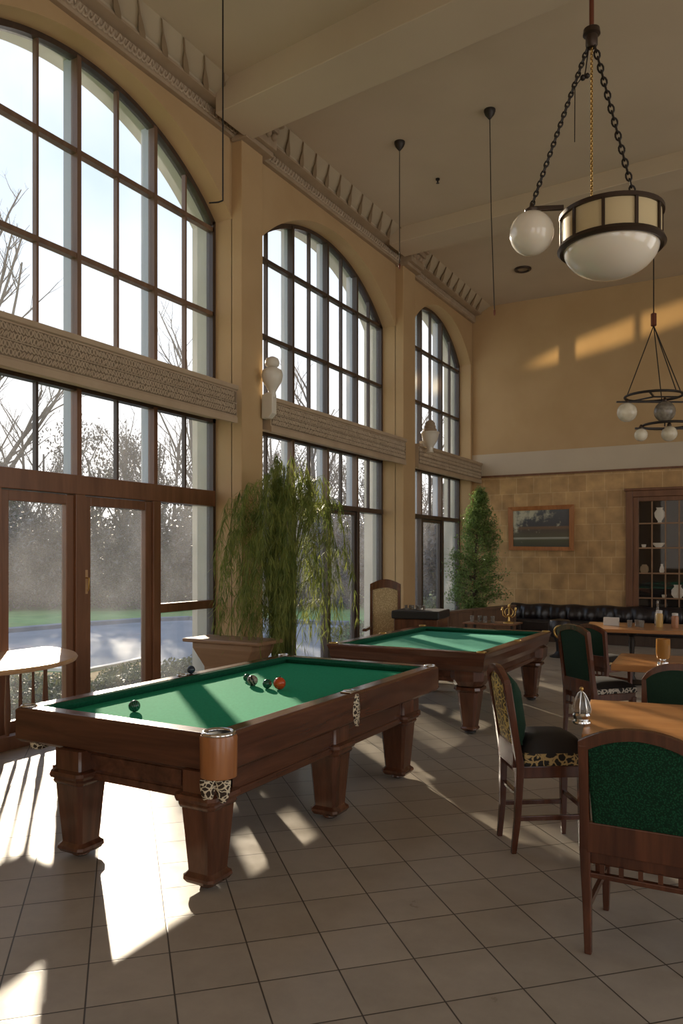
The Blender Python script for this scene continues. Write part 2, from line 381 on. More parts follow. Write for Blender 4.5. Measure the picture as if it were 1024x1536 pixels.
# capital blocks over the pilasters
for yc, k in ((7.87, 1), (12.55, 1)):
    mb = MB(); mb.box((XW+.02, yc-.29, 6.74), (XP+.10, yc+.29, 6.80)); mb.box((XW, yc-.27, 6.80), (XP+.16, yc+.27, 6.98))
    mb.box((XW, yc-.24, 6.98), (XP+.22, yc+.24, 7.06))
    for j in range(4):
        mb.ball((XP+.17, yc-.18+.12*j, 6.93), .05, 10)
    mb.box((XW, yc-.28, 7.06), (XP+.27, yc+.28, ZC))
    st(mb.build('trim_5', 'cornice', smooth=40, bev=.008))
# ceiling beams, slightly off square
def beam(yl, width, depth, slope, x0=XW+.2):
    mb = MB(); xr = XR
    d = slope*(xr-x0)
    mb.loft([[(x0, yl, ZC-depth), (x0, yl+width, ZC-depth), (x0, yl+width, ZC+.02), (x0, yl, ZC+.02)],
             [(xr, yl+d, ZC-depth), (xr, yl+width+d, ZC-depth), (xr, yl+width+d, ZC+.02), (xr, yl+d, ZC+.02)]])
    st(mb.build('trim_6', 'ceiling', bev=.01))
beam(7.05, .66, .34, -.125); beam(11.62, .6, .24, -.085); beam(2.4, .66, .34, -.125)
# carved ledges across the windows
def ledge(y0, y1, x1=-5.56):
    mb = MB()
    mb.prism([(XG-.05, 3.40), (x1-.03, 3.29), (x1-.03, 3.27), (x1, 3.27), (x1, 3.34), (x1-.012, 3.345), (x1-.012, 3.655), (x1+.012, 3.665), (x1+.012, 3.715), (XG-.05, 3.715)], y0, y1, 1)
    o = st(mb.build('trim_7', 'ledge_plain', bev=.004))
    mb = MB()
    MB().box((x1-.02, y0+.02, 3.36), (x1-.006, y1-.02, 3.64)).build('carved_shade', 'recess_shade', o)  # dark sheet standing in for shade between the rings
    for row, (z, hz) in enumerate(((3.40, .030), (3.462, .030), (3.54, .032), (3.605, .032))):
        y = y0+.05
        while y < y1-.05:
            a = random.uniform(-.5, .5)+(.35 if row % 2 else -.35); ry = random.uniform(.012, .019)
            pts = [(x1-.004, y+ry*cos(q)*cos(a)-hz*sin(q)*sin(a)*.8, z+hz*.85*sin(q)*cos(a*.5)) for q in [2*pi*i/8 for i in range(8)]]
            mb.tube(pts, .007, 4, closed=True); y += random.uniform(.034, .044)
    mb.box((x1-.006, y0+.02, 3.497), (x1+.002, y1-.02, 3.505))
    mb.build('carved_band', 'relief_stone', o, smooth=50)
ledge(3.4, 7.42); ledge(8.12, 12.22); ledge(12.80, YB, x1=-5.58)

# ---------------------------------------------------------------- windows
def win(i, w):
    y0, y1 = w['y0'], w['y1']; maj = w['maj']; edges = [y0]+maj+[y1]
    mids = [(a+b)/2 for a, b in zip(edges[:-1], edges[1:])]
    # upper arched light
    mb = MB(); t = .055
    ys = [y0+(y1-y0)*k/36 for k in range(37)]
    outer = [(y, arch(w, y)) for y in ys]; 
    c = (y0+y1)/2
    inner = [(c+(y-c)*(1-2*t/(y1-y0)), max(arch(w, y)-t, 3.7)) for y in ys]
    for (a, za), (b, zb), (a2, za2), (b2, zb2) in zip(outer[:-1], outer[1:], inner[:-1], inner[1:]):
        for xa, xb in ((XG-.05, XG+.05),):
            mb.add([(xa,a,za),(xa,b,zb),(xa,b2,zb2),(xa,a2,za2),(xb,a,za),(xb,b,zb),(xb,b2,zb2),(xb,a2,za2)],
                   [(0,1,2,3),(4,7,6,5),(0,4,5,1),(3,2,6,7)])
    for y, s in ((y0, 1), (y1, -1)): mb.box((XG-.05, min(y, y+s*t), 3.7), (XG+.05, max(y, y+s*t), w['zs']))
    dark = 'frame_wood' if i == 0 else 'dark_frame'
    st_o = st(mb.build('window_%d' % (i+1), 'dark_frame'))
    for y in maj:
        mb = MB(); mb.box((XG-.03, y-.026, 3.7), (XG+.06, y+.026, arch(w, y)-.03)); mb.build('mullion', dark, st_o)
        mb = MB(); mb.box((XG-.14, y-.024, 3.7), (XG-.03, y+.028, arch(w, y)-.03)); mb.build('outer_fin', 'fin', st_o)
    for y in mids:
        mb = MB(); mb.box((XG-.02, y-.014, 3.7), (XG+.035, y+.014, arch(w, y)-.03)); mb.build('glazing_bar', dark, st_o)
    for z in (4.68, 5.72):
        h = [y for y in ys if arch(w, y) > z+.05]; mb = MB()
        mb.box((XG-.03, y0+.03, z-.026), (XG+.05, y1-.03, z+.026)); mb.build('transom_bar', dark, st_o)
    mb = MB(); poly = [(XG-.012, y, z) for y, z in [(y0+.01, 3.72)]+[(y, arch(w, y)-.01) for y in ys]+[(y1-.01, 3.72)]]
    n = len(poly); mb.loft([poly, [(p[0]+.008, p[1], p[2]) for p in poly]]); mb.build('glass_pane', 'glass', st_o)
    # lower light over the doors: transom panes 2.5 - 3.4
    mb = MB()
    for y, s in ((y0, 1), (y1, -1)): mb.box((XG-.05, min(y, y+s*.05), .0), (XG+.05, max(y, y+s*.05), 3.42))
    mb.box((XG-.05, y0, 3.34), (XG+.05, y1, 3.42))
    lo = 'door_wood' if i == 0 else 'dark_frame'
    lw = st(mb.build('window_%d' % (i+4), 'dark_frame'))
    hz = (2.31, 2.50) if i == 0 else (2.43, 2.51)
    MB().box((XG-.06, y0+.04, hz[0]), (XG+.08, y1-.04, hz[1])).build('header', lo, lw, bev=.006)
    for y in maj:
        MB().box((XG-.03, y-.028, 2.5), (XG+.06, y+.028, 3.36)).build('mullion', lo if i == 0 else 'frame_wood', lw)
        MB().box((XG-.14, y-.024, 2.5), (XG-.03, y+.024, 3.36)).build('outer_fin', 'fin', lw)
        jw = .06 if i == 0 else .04
        MB().box((XG-.06, y-jw, 0), (XG+.08, y+jw, hz[0])).build('jamb', lo, lw, bev=.005)
    for y in mids: MB().box((XG-.02, y-.014, 2.5), (XG+.03, y+.014, 3.36)).build('glazing_bar', 'dark_frame', lw)
    MB().box((XG-.012, y0+.04, 2.5), (XG-.004, y1-.04, 3.36)).build('glass_pane', 'glass', lw)
    # side lights and doors below
    n = len(edges)-1
    doors = {0: (1, 2), 1: (2,), 2: (1,)}[i]
    for k in range(n):
        a, b = edges[k], edges[k+1]
        jw = .06 if i == 0 else .04
        a += jw; b -= jw
        if k in doors:
            DN[0] += 1
            d = MB(); sw = .095 if i == 0 else .05
            d.box((XG-.02, a, .02), (XG+.05, a+sw, hz[0]-.01)); d.box((XG-.02, b-sw, .02), (XG+.05, b, hz[0]-.01))
            d.box((XG-.02, a+sw, hz[0]-.01-sw), (XG+.05, b-sw, hz[0]-.01)); d.box((XG-.02, a+sw, .02), (XG+.05, b-sw, .20))
            do = st(d.build('door_%d' % DN[0], lo, bev=.006))
            MB().box((XG+.0, a+sw-.01, .19), (XG+.008, b-sw+.01, hz[0]-sw)).build('glass_pane', 'hazy_glass', do)
            if i == 0 and k == 2:
                h = MB(); h.box((XG+.05, a+.0, 1.32), (XG+.06, a+.05, 1.56)); hh = h.build('handle_plate', 'light_wood', do, bev=.003)
                h = MB(); h.tube([(XG+.06, a+.025, 1.48), (XG+.10, a+.025, 1.48), (XG+.10, a+.025, 1.38), (XG+.085, a+.025, 1.35)], .008, 8); h.build('handle', 'brass', hh, smooth=50)
        else:
            if i == 0:
                MB().box((XG-.05, a, 1.06), (XG+.06, b, 1.16)).build('mid_rail', lo, lw, bev=.005)
                MB().box((XG-.05, a, 0), (XG+.06, b, .12)).build('bottom_rail', lo, lw)
            else: MB().box((XG-.05, a, 0), (XG+.06, b, .12)).build('bottom_rail', lo, lw)
            MB().box((XG-.012, a-.01, .1), (XG-.004, b+.01, hz[0]+.01)).build('glass_pane', 'hazy_glass', lw)
DN = [0]
for i, w in enumerate(WIN): win(i, w)
# glazing of the unseen windows behind the camera is left open

# ---------------------------------------------------------------- built-in glazed cabinet in the far wall
def cabinet():
    x0, x1 = -2.60, -.9; t = thing('display_cabinet', 'tall dark wooden glazed display cabinet set against the far tiled wall', 'cabinet', (x0, YB, 0))
    Y = -.02; w = x1-x0
    mb = MB(); mb.box((0, -.08, 0), (.13, 0, 2.98)); mb.box((w-.13, -.08, 0), (w, 0, 2.98)); mb.box((.13, -.08, 2.86), (w-.13, 0, 2.98)); mb.box((-.03, -.10, 2.98), (w+.03, 0, 3.03))
    mb.box((.13, -.055, 0), (.24, 0, 2.86)); mb.box((w-.24, -.055, 0), (w-.13, 0, 2.86)); mb.box((.24, -.055, 2.77), (w-.24, 0, 2.86)); mb.box((.24, -.055, 0), (w-.24, 0, .42))
    mb.build('body', 'door_wood', t, bev=.008)
    MB().box((.24, -.008, .42), (w-.24, -.003, 2.77)).build('back_panel', 'hole', t)
    a, b = .24, w-.24; n = 5
    mb = MB()
    for k in range(1, n):
        x = a+(b-a)*k/n; mb.box((x-.012, -.065, .42), (x+.012, -.045, 2.77))
    for z in (.88, 1.363, 1.856, 2.335): mb.box((a, -.063, z-.014), (b, -.047, z+.014))
    mb.build('glazing_bars', 'plain_oak', t)
    MB().box((a, -.058, .42), (b, -.053, 2.77)).build('glass_pane', 'clear_glass', t)
    mb = MB()
    for z in (.88, 1.363, 1.856, 2.335): mb.box((a, -.045, z-.01), (b, -.008, z+.006))
    mb.build('shelf', 'door_wood', t)
    # flat porcelain and bottles standing on the shelves
    lab = ['round white plate in the cabinet, %s']
    spots = [(.33, 1.862, .05, 'small white cup standing in the left column of the cabinet', 'cup', 'cup'), (.62, 2.341, .10, 'tall pale urn on the top shelf of the cabinet', 'urn', 'urn'),
             (.60, 1.862, .085, 'wide pale bowl on the middle shelf of the cabinet', 'bowl', 'bowl'), (.66, 1.369, .055, 'slim cream vase on the shelf below the pale bowl', 'vase', 'vase'),
             (.34, 1.369, .075, 'squat brown jar in the left column of the cabinet', 'jar', 'jar'), (.94, .886, .10, 'large pale round jug low in the cabinet', 'jug', 'jug'), (.70, .886, .05, 'small cream cup beside the pale jug in the cabinet', 'cup', 'cup')]
    for x, z, s, l, c, nm in spots:
        mb = MB(); k = {'cup': [(.6, 0), (.7, .3), (.9, 1.2), (.85, 1.3)], 'urn': [(.5, 0), (.3, .3), (.9, 1.2), (1, 2.0), (.5, 2.7), (.7, 3.0)], 'bowl': [(.5, 0), (.9, .4), (1.5, 1.1), (1.4, 1.1)],
                        'vase': [(.6, 0), (.9, .8), (.6, 2), (.3, 2.8), (.5, 3.2)], 'jar': [(.8, 0), (1.1, .8), (1, 1.6), (.6, 2), (.6, 2.2)], 'jug': [(.6, 0), (1.1, .7), (1.1, 1.6), (.6, 2.2), (.7, 2.6)]}[nm]
        M = Matrix.Translation((x0+x, YB-.027, z)) @ Matrix.Diagonal((1, .017/(s*1.5), 1, 1))
        mb.lathe([(r*s, q*s) for r, q in k], 16, M=M)
        tag(mb.build(nm, 'drop' if nm == 'jar' else 'porcelain', smooth=40), l, c)
cabinet()
# ---------------------------------------------------------------- framed landscape painting
def painting():
    t = thing('framed_painting', 'landscape painting of a dark sky over a lake in a wooden frame', 'painting', (-4.29, YB, 2.28))
    w, h = .68, .475; mb = MB()
    o = [(-w, -h+.02), (w, -h), (w, h), (-w-.02, h-.02)]; i_ = [(-w+.09, -h+.10), (w-.10, -h+.08), (w-.10, h-.09), (-w+.08, h-.10)]
    for k in range(4):
        a, b, c, d = o[k], o[(k+1) % 4], i_[(k+1) % 4], i_[k]
        mb.add([(a[0], 0, a[1]), (b[0], 0, b[1]), (c[0], 0, c[1]), (d[0], 0, d[1]), (a[0], -.05, a[1]), (b[0], -.05, b[1]), (c[0], -.03, c[1]), (d[0], -.03, d[1])],
               [(0,1,2,3),(4,5,6,7),(0,1,5,4),(2,3,7,6)])
    mb.build('frame', 'cherry', t)
    m = mat('canvas', (.2, .2, .2), .4); nt, b = nodes(m)
    tcx = N(nt, 'ShaderNodeTexCoord'); s = N(nt, 'ShaderNodeSeparateXYZ'); nt.links.new(tcx.outputs['Object'], s.inputs[0])
    n1 = N(nt, 'ShaderNodeTexNoise', i_Scale=4.5, i_Detail=8.0, i_Roughness=.65); nt.links.new(tcx.outputs['Object'], n1.inputs[0])
    def mt(op, a, c):
        n = N(nt, 'ShaderNodeMath', operation=op)
        for i2, v in enumerate((a, c)):
            if isinstance(v, (int, float)): n.inputs[i2].default_value = v
            else: nt.links.new(v, n.inputs[i2])
        return n.outputs[0]
    zz = mt('ADD', mt('MULTIPLY', s.outputs[2], 1.15), .5)
    base = ramp(nt, zz, [(.05, (.06, .06, .045)), (.22, (.10, .10, .06)), (.27, (.42, .42, .36)), (.29, (.12, .11, .07)), (.45, (.10, .08, .065)), (.52, (.20, .12, .07)), (.56, (.07, .07, .08)), (1, (.10, .11, .12))])
    cloud = ramp(nt, mt('ADD', n1.outputs['Fac'], mt('ADD', mt('MULTIPLY', s.outputs[0], -.18), mt('MULTIPLY', s.outputs[2], .45))), [(.58, (0, 0, 0)), (.72, (1, 1, 1))])
    x = N(nt, 'ShaderNodeMix', data_type='RGBA'); nt.links.new(cloud.outputs[0], x.inputs[0]); nt.links.new(base.outputs[0], x.inputs[6]); x.inputs[7].default_value = (.50, .48, .36, 1)
    nt.links.new(x.outputs[2], b.inputs['Base Color'])
    MB().add([(i_[0][0], -.012, i_[0][1]), (i_[1][0], -.012, i_[1][1]), (i_[2][0], -.012, i_[2][1]), (i_[3][0], -.012, i_[3][1]),
              (i_[0][0], 0, i_[0][1]), (i_[1][0], 0, i_[1][1]), (i_[2][0], 0, i_[2][1]), (i_[3][0], 0, i_[3][1])], [(0,1,2,3),(4,7,6,5),(0,1,5,4),(1,2,6,5),(2,3,7,6),(3,0,4,7)]).build('canvas', 'canvas', t)
painting()

# ---------------------------------------------------------------- billiard tables
def pool_table(name, label, loc, Wd, Ln, zt, legs, felt, style, wd):
    t = thing(name, label, 'billiard table', loc)
    rw = .105                                       # rail width
    def ring(a, b, z0, z1, ins0=0., ins1=0.):
        pass
    # four top rails, mitred, with a moulded outside face
    def rail(p, q, nx, ny, nm):
        # p,q outer corners; inward normal (nx,ny)
        p = Vector((*p, 0)); q = Vector((*q, 0)); n = Vector((nx, ny, 0)); d = (q-p).normalized()
        sec = [(0, zt-.015), (.015, zt), (rw, zt), (rw, zt-.06), (.03, zt-.20), (.02, zt-.205), (0, zt-.185)]
        if style == 2: sec = [(0, zt-.01), (.01, zt), (rw, zt), (rw, zt-.06), (.09, zt-.19), (.06, zt-.19), (.03, zt-.13), (.02, zt-.06)]
        r0 = [tuple(p+n*a+d*min(a, rw)+Vector((0, 0, z))) for a, z in sec]; r1 = [tuple(q+n*a-d*min(a, rw)+Vector((0, 0, z))) for a, z in sec]
        MB().loft([r0, r1]).build('rail', nm, t, bev=.004)
        c = [(rw-.005, zt-.002), (rw+.012, zt-.004), (rw+.045, zt-.02), (rw+.02, zt-.062), (rw-.005, zt-.062)]
        r0 = [tuple(p+n*a+d*a+Vector((0, 0, z))) for a, z in c]; r1 = [tuple(q+n*a-d*a+Vector((0, 0, z))) for a, z in c]
        MB().loft([r0, r1]).build('cushion', 'cushion_green', t, smooth=60)
    h, l = Wd/2, Ln/2
    rail((-h, -l), (h, -l), 0, 1, 'mahogany_x'); rail((h, -l), (h, l), -1, 0, 'mahogany'); rail((h, l), (-h, l), 0, -1, 'mahogany_x'); rail((-h, l), (-h, -l), 1, 0, 'mahogany')
    MB().box((-h+rw-.01, -l+rw-.01, zt-.095), (h-rw+.01, l-rw+.01, zt-.055)).build('playing_bed', felt, t)
    # lower body
    zb = style == 1 and .45 or .50
    bx0, bx1 = (-h+.30, h-.045) if style == 1 else (-h+.16, h-.10)
    by0, by1 = (-l+.04, l-.30) if style == 1 else (-l+.14, l-.14)
    mb = MB(); mb.box((bx0, by0, zb+.02), (bx1, by1, zt-.10)); 
    mb.box((bx0-.012, by0-.012, zb-.005), (bx1+.012, by1+.012, zb+.035))
    if style == 1:
        mb.box((bx0+.20, by0-.008, zb+.05), (bx1-.24, by0, zt-.215)); mb.box((bx1-.01, by0+.2, zt-.215), (bx1+.01, by1, zt-.20))
    mb.build('body', 'mahogany', t, bev=.005)
    for lx, ly in legs:
        mb = MB()
        if style == 1:
            mb.sq([(.095, zt-.19), (.095, .50), (.10, .49)], .12, c=(lx, ly))
            mb.sq([(.10, .50), (.128, .492), (.134, .475), (.128, .458), (.112, .452), (.118, .44), (.112, .425), (.105, .42), (.078, .09), (.084, .082), (.098, .07), (.10, .055), (.086, .035), (.06, .03)], .22, c=(lx, ly))
            lg = mb.build('leg', 'mahogany_z', t, smooth=35)
            MB().lathe([(.02, .04), (.045, .03), (.05, .012), (.035, 0)], 16, c=(lx, ly)).build('leveller_foot', 'brass' if ly > 1 else 'mahogany_z', lg, smooth=40)
        else:
            mb.sq([(.17, zt-.17), (.165, zt-.28), (.15, .50), (.13, .465), (.10, .455)], .45, c=(lx, ly))
            mb.sq([(.10, .46), (.128, .45), (.132, .425), (.105, .40), (.066, .07), (.075, .06), (.078, .045), (.06, .03)], .3, c=(lx, ly))
            lg = mb.build('leg', 'mahogany_z', t, smooth=35)
            MB().lathe([(.05, .035), (.055, .012), (.03, 0)], 16, c=(lx, ly)).build('leveller_foot', 'black', lg, smooth=40)
    # pockets: corners and middles
    pk = [(-h, -l), (h, -l), (h, l), (-h, l), (-h, 0), (h, 0)]
    for k, (px, py) in enumerate(pk):
        ix = px-math.copysign(.055, px); iy = py-(math.copysign(.055, py) if py else 0)
        if style == 1 and k == 1:      # the round casing on the near corner
            ix, iy = px-.05, py+.045
            mb = MB(); mb.lathe([(.080, zt-.22), (.093, zt-.215), (.096, zt-.02), (.090, zt-.004)], 28, c=(ix, iy)); ps = mb.build('pocket', 'cherry', t, smooth=40)
            ps['label'] = 'lighter wooden corner pocket casing'
            mb = MB(); torus(mb, (ix, iy, zt+.001), .076, .014, 32, 8); mb.build('pocket_rim', 'chrome', ps, smooth=60)
            MB().lathe([(.064, zt-.01), (.064, zt+.004)], 24, c=(ix, iy)).build('pocket_hole', 'hole', ps)
            mb = MB()
            for s in (-1, 1):
                M = Matrix.Translation((ix+.038+s*.038*.87, iy-.075+s*.038*.49, zt-.215)) @ Matrix.Rotation(R(29), 4, 'Z') @ Matrix.Diagonal((.040, .014, .115, 1))
                mb.add([(cos(a)*sin(b), sin(a)*sin(b), -cos(b) if b < pi/2 else 0) for b in [pi/16+i*pi/16 for i in range(8)] for a in [2*pi*j/12 for j in range(12)]],
                       [(i*12+j, i*12+(j+1) % 12, (i+1)*12+(j+1) % 12, (i+1)*12+j) for i in range(7) for j in range(12)]+[tuple(range(12))], M)
            mb.build('pocket_net', 'lace', ps, smooth=60)
            continue
        mb = MB(); r = .036 if k < 4 else .03
        mb.lathe([(r, zt-.03), (r, zt+.003)], 20, c=(ix, iy)); ps = mb.build('pocket', 'hole', t)
        mb = MB(); torus(mb, (ix, iy, zt+.004), r+.006, .007, 24, 6); mb.build('pocket_rim', 'chrome' if style == 1 else 'brass', ps, smooth=60)
        if style == 1 and k in (0, 5):
            if k == 5:
                mb = MB(); mb.box((h-.085, -.07, zt), (h-.005, .07, zt+.008)); mb.build('pocket_plate', 'chrome', ps, bev=.004)
                mb = MB(); mb.loft([[(h+x*.6, y, z) for x, y in ((.0, -w), (.025, -w*.6), (.03, 0), (.025, w*.6), (0, w))] for z, w in ((zt-.01, .012), (zt-.06, .035), (zt-.13, .045), (zt-.19, .03), (zt-.22, .012))])
                mb.build('pocket_net', 'lace', ps, smooth=60)
            else:
                mb = MB(); mb.lathe([(.01, zt-.25), (.05, zt-.235), (.055, zt-.20)], 16, c=(ix+.08, iy+.01)); mb.build('pocket_net', 'lace', ps, smooth=60)
    return t
T1 = pool_table('billiard_table', 'large mahogany billiard table with bright green cloth, nearest the viewer', (-3.19, 4.52, 0), 1.54, 2.86, .80,
                [(-.27, -1.38), (.63, -1.36), (.65, -.14), (.65, .90), (-.36, .20), (-.36, .90)], 'felt', 1, None)
T2 = pool_table('billiard_table', 'mahogany billiard table with pale teal cloth, farther from the viewer', (-3.19, 8.1, 0), 1.70, 2.42, .80,
                [(.62, -.98), (-.60, -.95), (.66, 1.0), (-.60, 1.0)], 'felt_teal', 2, None)

# balls on the near table
def ball(x, y, z, r, m, label, nm='billiard_ball', cat='ball', top=None):
    o = MB(); o.ball((0, 0, 0), r, 28); b = o.build(nm, m, smooth=60); b.location = (x, y, z+r); tag(b, label, cat)
    if top: top(b, r)
    return b
for nm, c, c2 in (('ball_green', (.01, .07, .045), (.02, .11, .07)), ('ball_navy', (.012, .02, .035), (.03, .045, .07)), ('ball_red', (.45, .035, .012), (.62, .10, .02))):
    mottled(nm, c, c2, 12, .12, 0)
def striped(name, c1, c2, sc):
    m = mat(name, c1, .15); nt, b = nodes(m)
    w = N(nt, 'ShaderNodeTexWave', i_Scale=sc, i_Distortion=9.0, i_Detail=2.0); nt.links.new(coords(nt, (1, 1, 1), (.6, .4, 0)), w.inputs[0])
    r = ramp(nt, w.outputs['Fac'], [(.45, c1), (.6, c2)]); nt.links.new(r.outputs[0], b.inputs['Base Color'])
striped('ball_marbled', (.02, .02, .018), (.30, .24, .20), 14); striped('ball_stripe', (.008, .035, .024), (.03, .14, .09), 30)
zf = .745
ball(-3.43, 3.53, zf, .036, 'ball_stripe', 'dark green finely striped ball alone near the left end of the bright green cloth')
ball(-3.905, 4.62, .80, .031, 'ball_navy', 'dark navy ball resting on the window side rail of the near table')
ball(-3.51, 4.80, zf, .030, 'ball_green', 'dark teal ball half hidden behind the marbled ball')
ball(-3.36, 4.66, zf, .040, 'ball_marbled', 'black and brown marbled ball between the two dark green balls')
ball(-3.20, 4.62, zf, .034, 'ball_green', 'plain dark green ball between the marbled ball and the red ball')
def stem(b, r):
    MB().tube([(0, 0, r*.85), (.002, 0, r*1.1), (.010, 0, r*1.22)], [.006, .004, .003], 8).build('stem', 'bronze', b, smooth=60)
ball(-3.10, 4.63, zf, .044, 'ball_red', 'glossy orange red ball with a short dark stem on the green cloth', top=stem)

# ---------------------------------------------------------------- chairs
def chair(label, loc, rz, sz=.46, ht=.98, w=.47, d=.44, front='green_weave', back='green_weave', band='brocade_dark', thick=.05, lean=.05, arch_h=.07, seat_th=.08, lattice=True, round_top=False, bh=.05):
    """faces +Y, back at -Y; origin on the floor under the middle of the seat"""
    t = thing('dining_chair', label, 'chair', loc, rz)
    y0 = -d/2; hw = w/2; tp = .036
    def py(z): return y0-(max(z-sz, 0)/(ht-sz))*lean-(max(.30-z, 0)*.10)
    for s in (-1, 1):
        sh = ht-arch_h-(.02 if not round_top else .06)
        pts = [(0, .0), (.18, .0), (sz, 0), (sh, 0)]
        mb = MB(); rings = []
        for z, wd in ((0, .030), (.2, .036), (sz, .046), (.62*(ht), .040), (sh, .042)):
            cx_ = s*(hw-.02-(.0 if z > sz else (sz-z)*.04)); a = wd/2
            rings.append([(cx_-a, py(z)-a, z), (cx_+a, py(z)-a, z), (cx_+a, py(z)+a, z), (cx_-a, py(z)+a, z)])
        mb.loft(rings); mb.build('leg', 'chair_wood', t, bev=.005)
        mb = MB(); rings = []
        for z, wd in ((0, .026), (.05, .03), (sz-.04, .046)):
            cx_ = s*(hw-.035); cy = d/2-.03; a = wd/2
            rings.append([(cx_-a, cy-a, z), (cx_+a, cy-a, z), (cx_+a, cy+a, z), (cx_-a, cy+a, z)])
        mb.loft(rings); mb.build('leg', 'chair_wood', t, bev=.004)
    # crest rail with an arched top
    n = 16; zlo = ht-arch_h-.055
    def top(x):
        u = abs(x)/hw
        return ht-arch_h*(u**2.2) if not round_top else ht-.16*(1-sqrt(max(1-u*u*.96, 0)))
    xs = [-hw+2*hw*i/n for i in range(n+1)]
    mb = MB(); rings = []
    for x in xs:
        zt_ = top(x); zl = zt_-.05-.012*abs(x)/hw
        rings.append([(x, py(zl)-.021, zl), (x, py(zl)+.021, zl), (x, py(zt_)+.017, zt_-.006), (x, py(zt_), zt_), (x, py(zt_)-.019, zt_-.006)])
    mb.loft(rings); mb.build('crest_rail', 'chair_wood', t, smooth=50)
    zp0 = sz+.12
    MB().box((-hw+.03, py(zp0)-.016, sz-.01), (hw-.03, py(zp0)+.016, zp0)).build('lower_rail', 'chair_wood', t, bev=.004)
    # padded back: rear face and front face
    def panel(ya, yb, m, nm, inset):
        mb = MB(); g = []
        nn = 12
        for face in (0, 1):
            for j in range(9):
                row = []
                for i in range(nn+1):
                    x = (-hw+inset)+(2*hw-2*inset)*i/nn
                    zt_ = top(x)-.045; f = j/8; z = zp0-.005+(zt_-zp0)*f
                    x2 = x*(1-.10*(1-f))
                    e_ = min(1, 4*min(i/nn, 1-i/nn))*min(1, 4*min(f, 1-f))
                    y = py(z)+((ya*(.45+.55*sqrt(max(e_, 0)))) if face == 0 else yb)
                    row.append((x2, y, z))
                g.append(row)
        def idx(f_, j, i): return f_*9*(nn+1)+j*(nn+1)+i
        vs = [p for r in g for p in r]; fs = []
        for f_ in (0, 1):
            for j in range(8):
                for i in range(nn): fs.append((idx(f_, j, i), idx(f_, j, i+1), idx(f_, j+1, i+1), idx(f_, j+1, i)))
        for i in range(nn): fs.append((idx(0, 0, i), idx(0, 0, i+1), idx(1, 0, i+1), idx(1, 0, i))); fs.append((idx(0, 8, i), idx(0, 8, i+1), idx(1, 8, i+1), idx(1, 8, i)))
        for j in range(8): fs.append((idx(0, j, 0), idx(0, j+1, 0), idx(1, j+1, 0), idx(1, j, 0))); fs.append((idx(0, j, nn), idx(0, j+1, nn), idx(1, j+1, nn), idx(1, j, nn)))
        mb.add(vs, fs); return mb.build(nm, m, t, smooth=60)
    panel(-.022, 0, back, 'backrest', .04); panel(thick, 0, front, 'back_cushion', .03)
    # seat
    MB().box((-hw+.02, -d/2+.01, sz-.07), (hw-.02, d/2-.01, sz)).build('seat_frame', 'chair_wood', t, bev=.006)
    MB().box((-hw+.008, -d/2+.025, sz), (hw-.008, d/2, sz+bh)).build('seat', band, t, bev=.01)
    mb = MB(); nn = 10; rows = []
    for j in range(nn+1):
        for i in range(nn+1):
            u = i/nn*2-1; v = j/nn*2-1
            rows.append((u*(hw-.01), v*(d/2-.012)+.01, sz+bh-.002+seat_th*.75*(max(0, (1-u**4)*(1-v**4)))**.6))
    fs = [(j*(nn+1)+i, j*(nn+1)+i+1, (j+1)*(nn+1)+i+1, (j+1)*(nn+1)+i) for j in range(nn) for i in range(nn)]
    mb.add(rows, fs); mb.build('seat_cushion', 'cushion_black', t, smooth=60)
    # stretchers
    for s in (-1, 1): MB().bar((s*(hw-.035), py(.2), .20), (s*(hw-.035), d/2-.03, .20), .02, .028).build('stretcher', 'chair_wood', t, bev=.003)
    MB().bar((-hw+.03, py(.3)+.0, .33), (hw-.03, py(.3), .33), .03, .022).build('stretcher', 'chair_wood', t, bev=.003)
    MB().bar((-hw+.04, d/2-.03, .26), (hw-.04, d/2-.03, .26), .02, .026).build('stretcher', 'chair_wood', t, bev=.003)
    if lattice:
        for k in range(5):
            x = -hw+.09+(w-.18)*k/4; MB().bar((x, py(.35), .34), (x, py(.4), sz-.06), .012, .02, up=(1, 0, 0)).build('spindle', 'chair_wood', t)
    return t
chair('wooden chair with a textured green back panel, its back turned to the viewer', (-.50, 3.68, 0), R(1), sz=.44, ht=.985, w=.49, d=.46)
chair('side turned chair with a gold patterned back and black seat beside the near table', (-1.20, 4.60, 0), R(-56), sz=.50, ht=1.07, w=.36, d=.40, front='green_plain', back='brocade_gold', thick=.10, seat_th=.14, lean=.09, lattice=False, bh=.075)
chair('tall dark green chair with a silver patterned seat band behind the brass ornament', (-1.42, 7.45, 0), R(-42), sz=.46, ht=1.08, w=.46, d=.46, front='green_plain', back='green_plain', band='brocade_silver', lean=.08, arch_h=.05)
chair('round topped dark green chair on the far side of the near table', (-.62, 5.80, 0), R(178), sz=.44, ht=.93, w=.50, d=.42, front='green_plain', back='green_plain', round_top=True)
chair('dark green chair tucked at the far dining table, partly behind the tall green chair', (-1.75, 9.45, 0), R(-30), sz=.44, ht=.92, w=.46, d=.44, front='green_plain', back='green_plain')

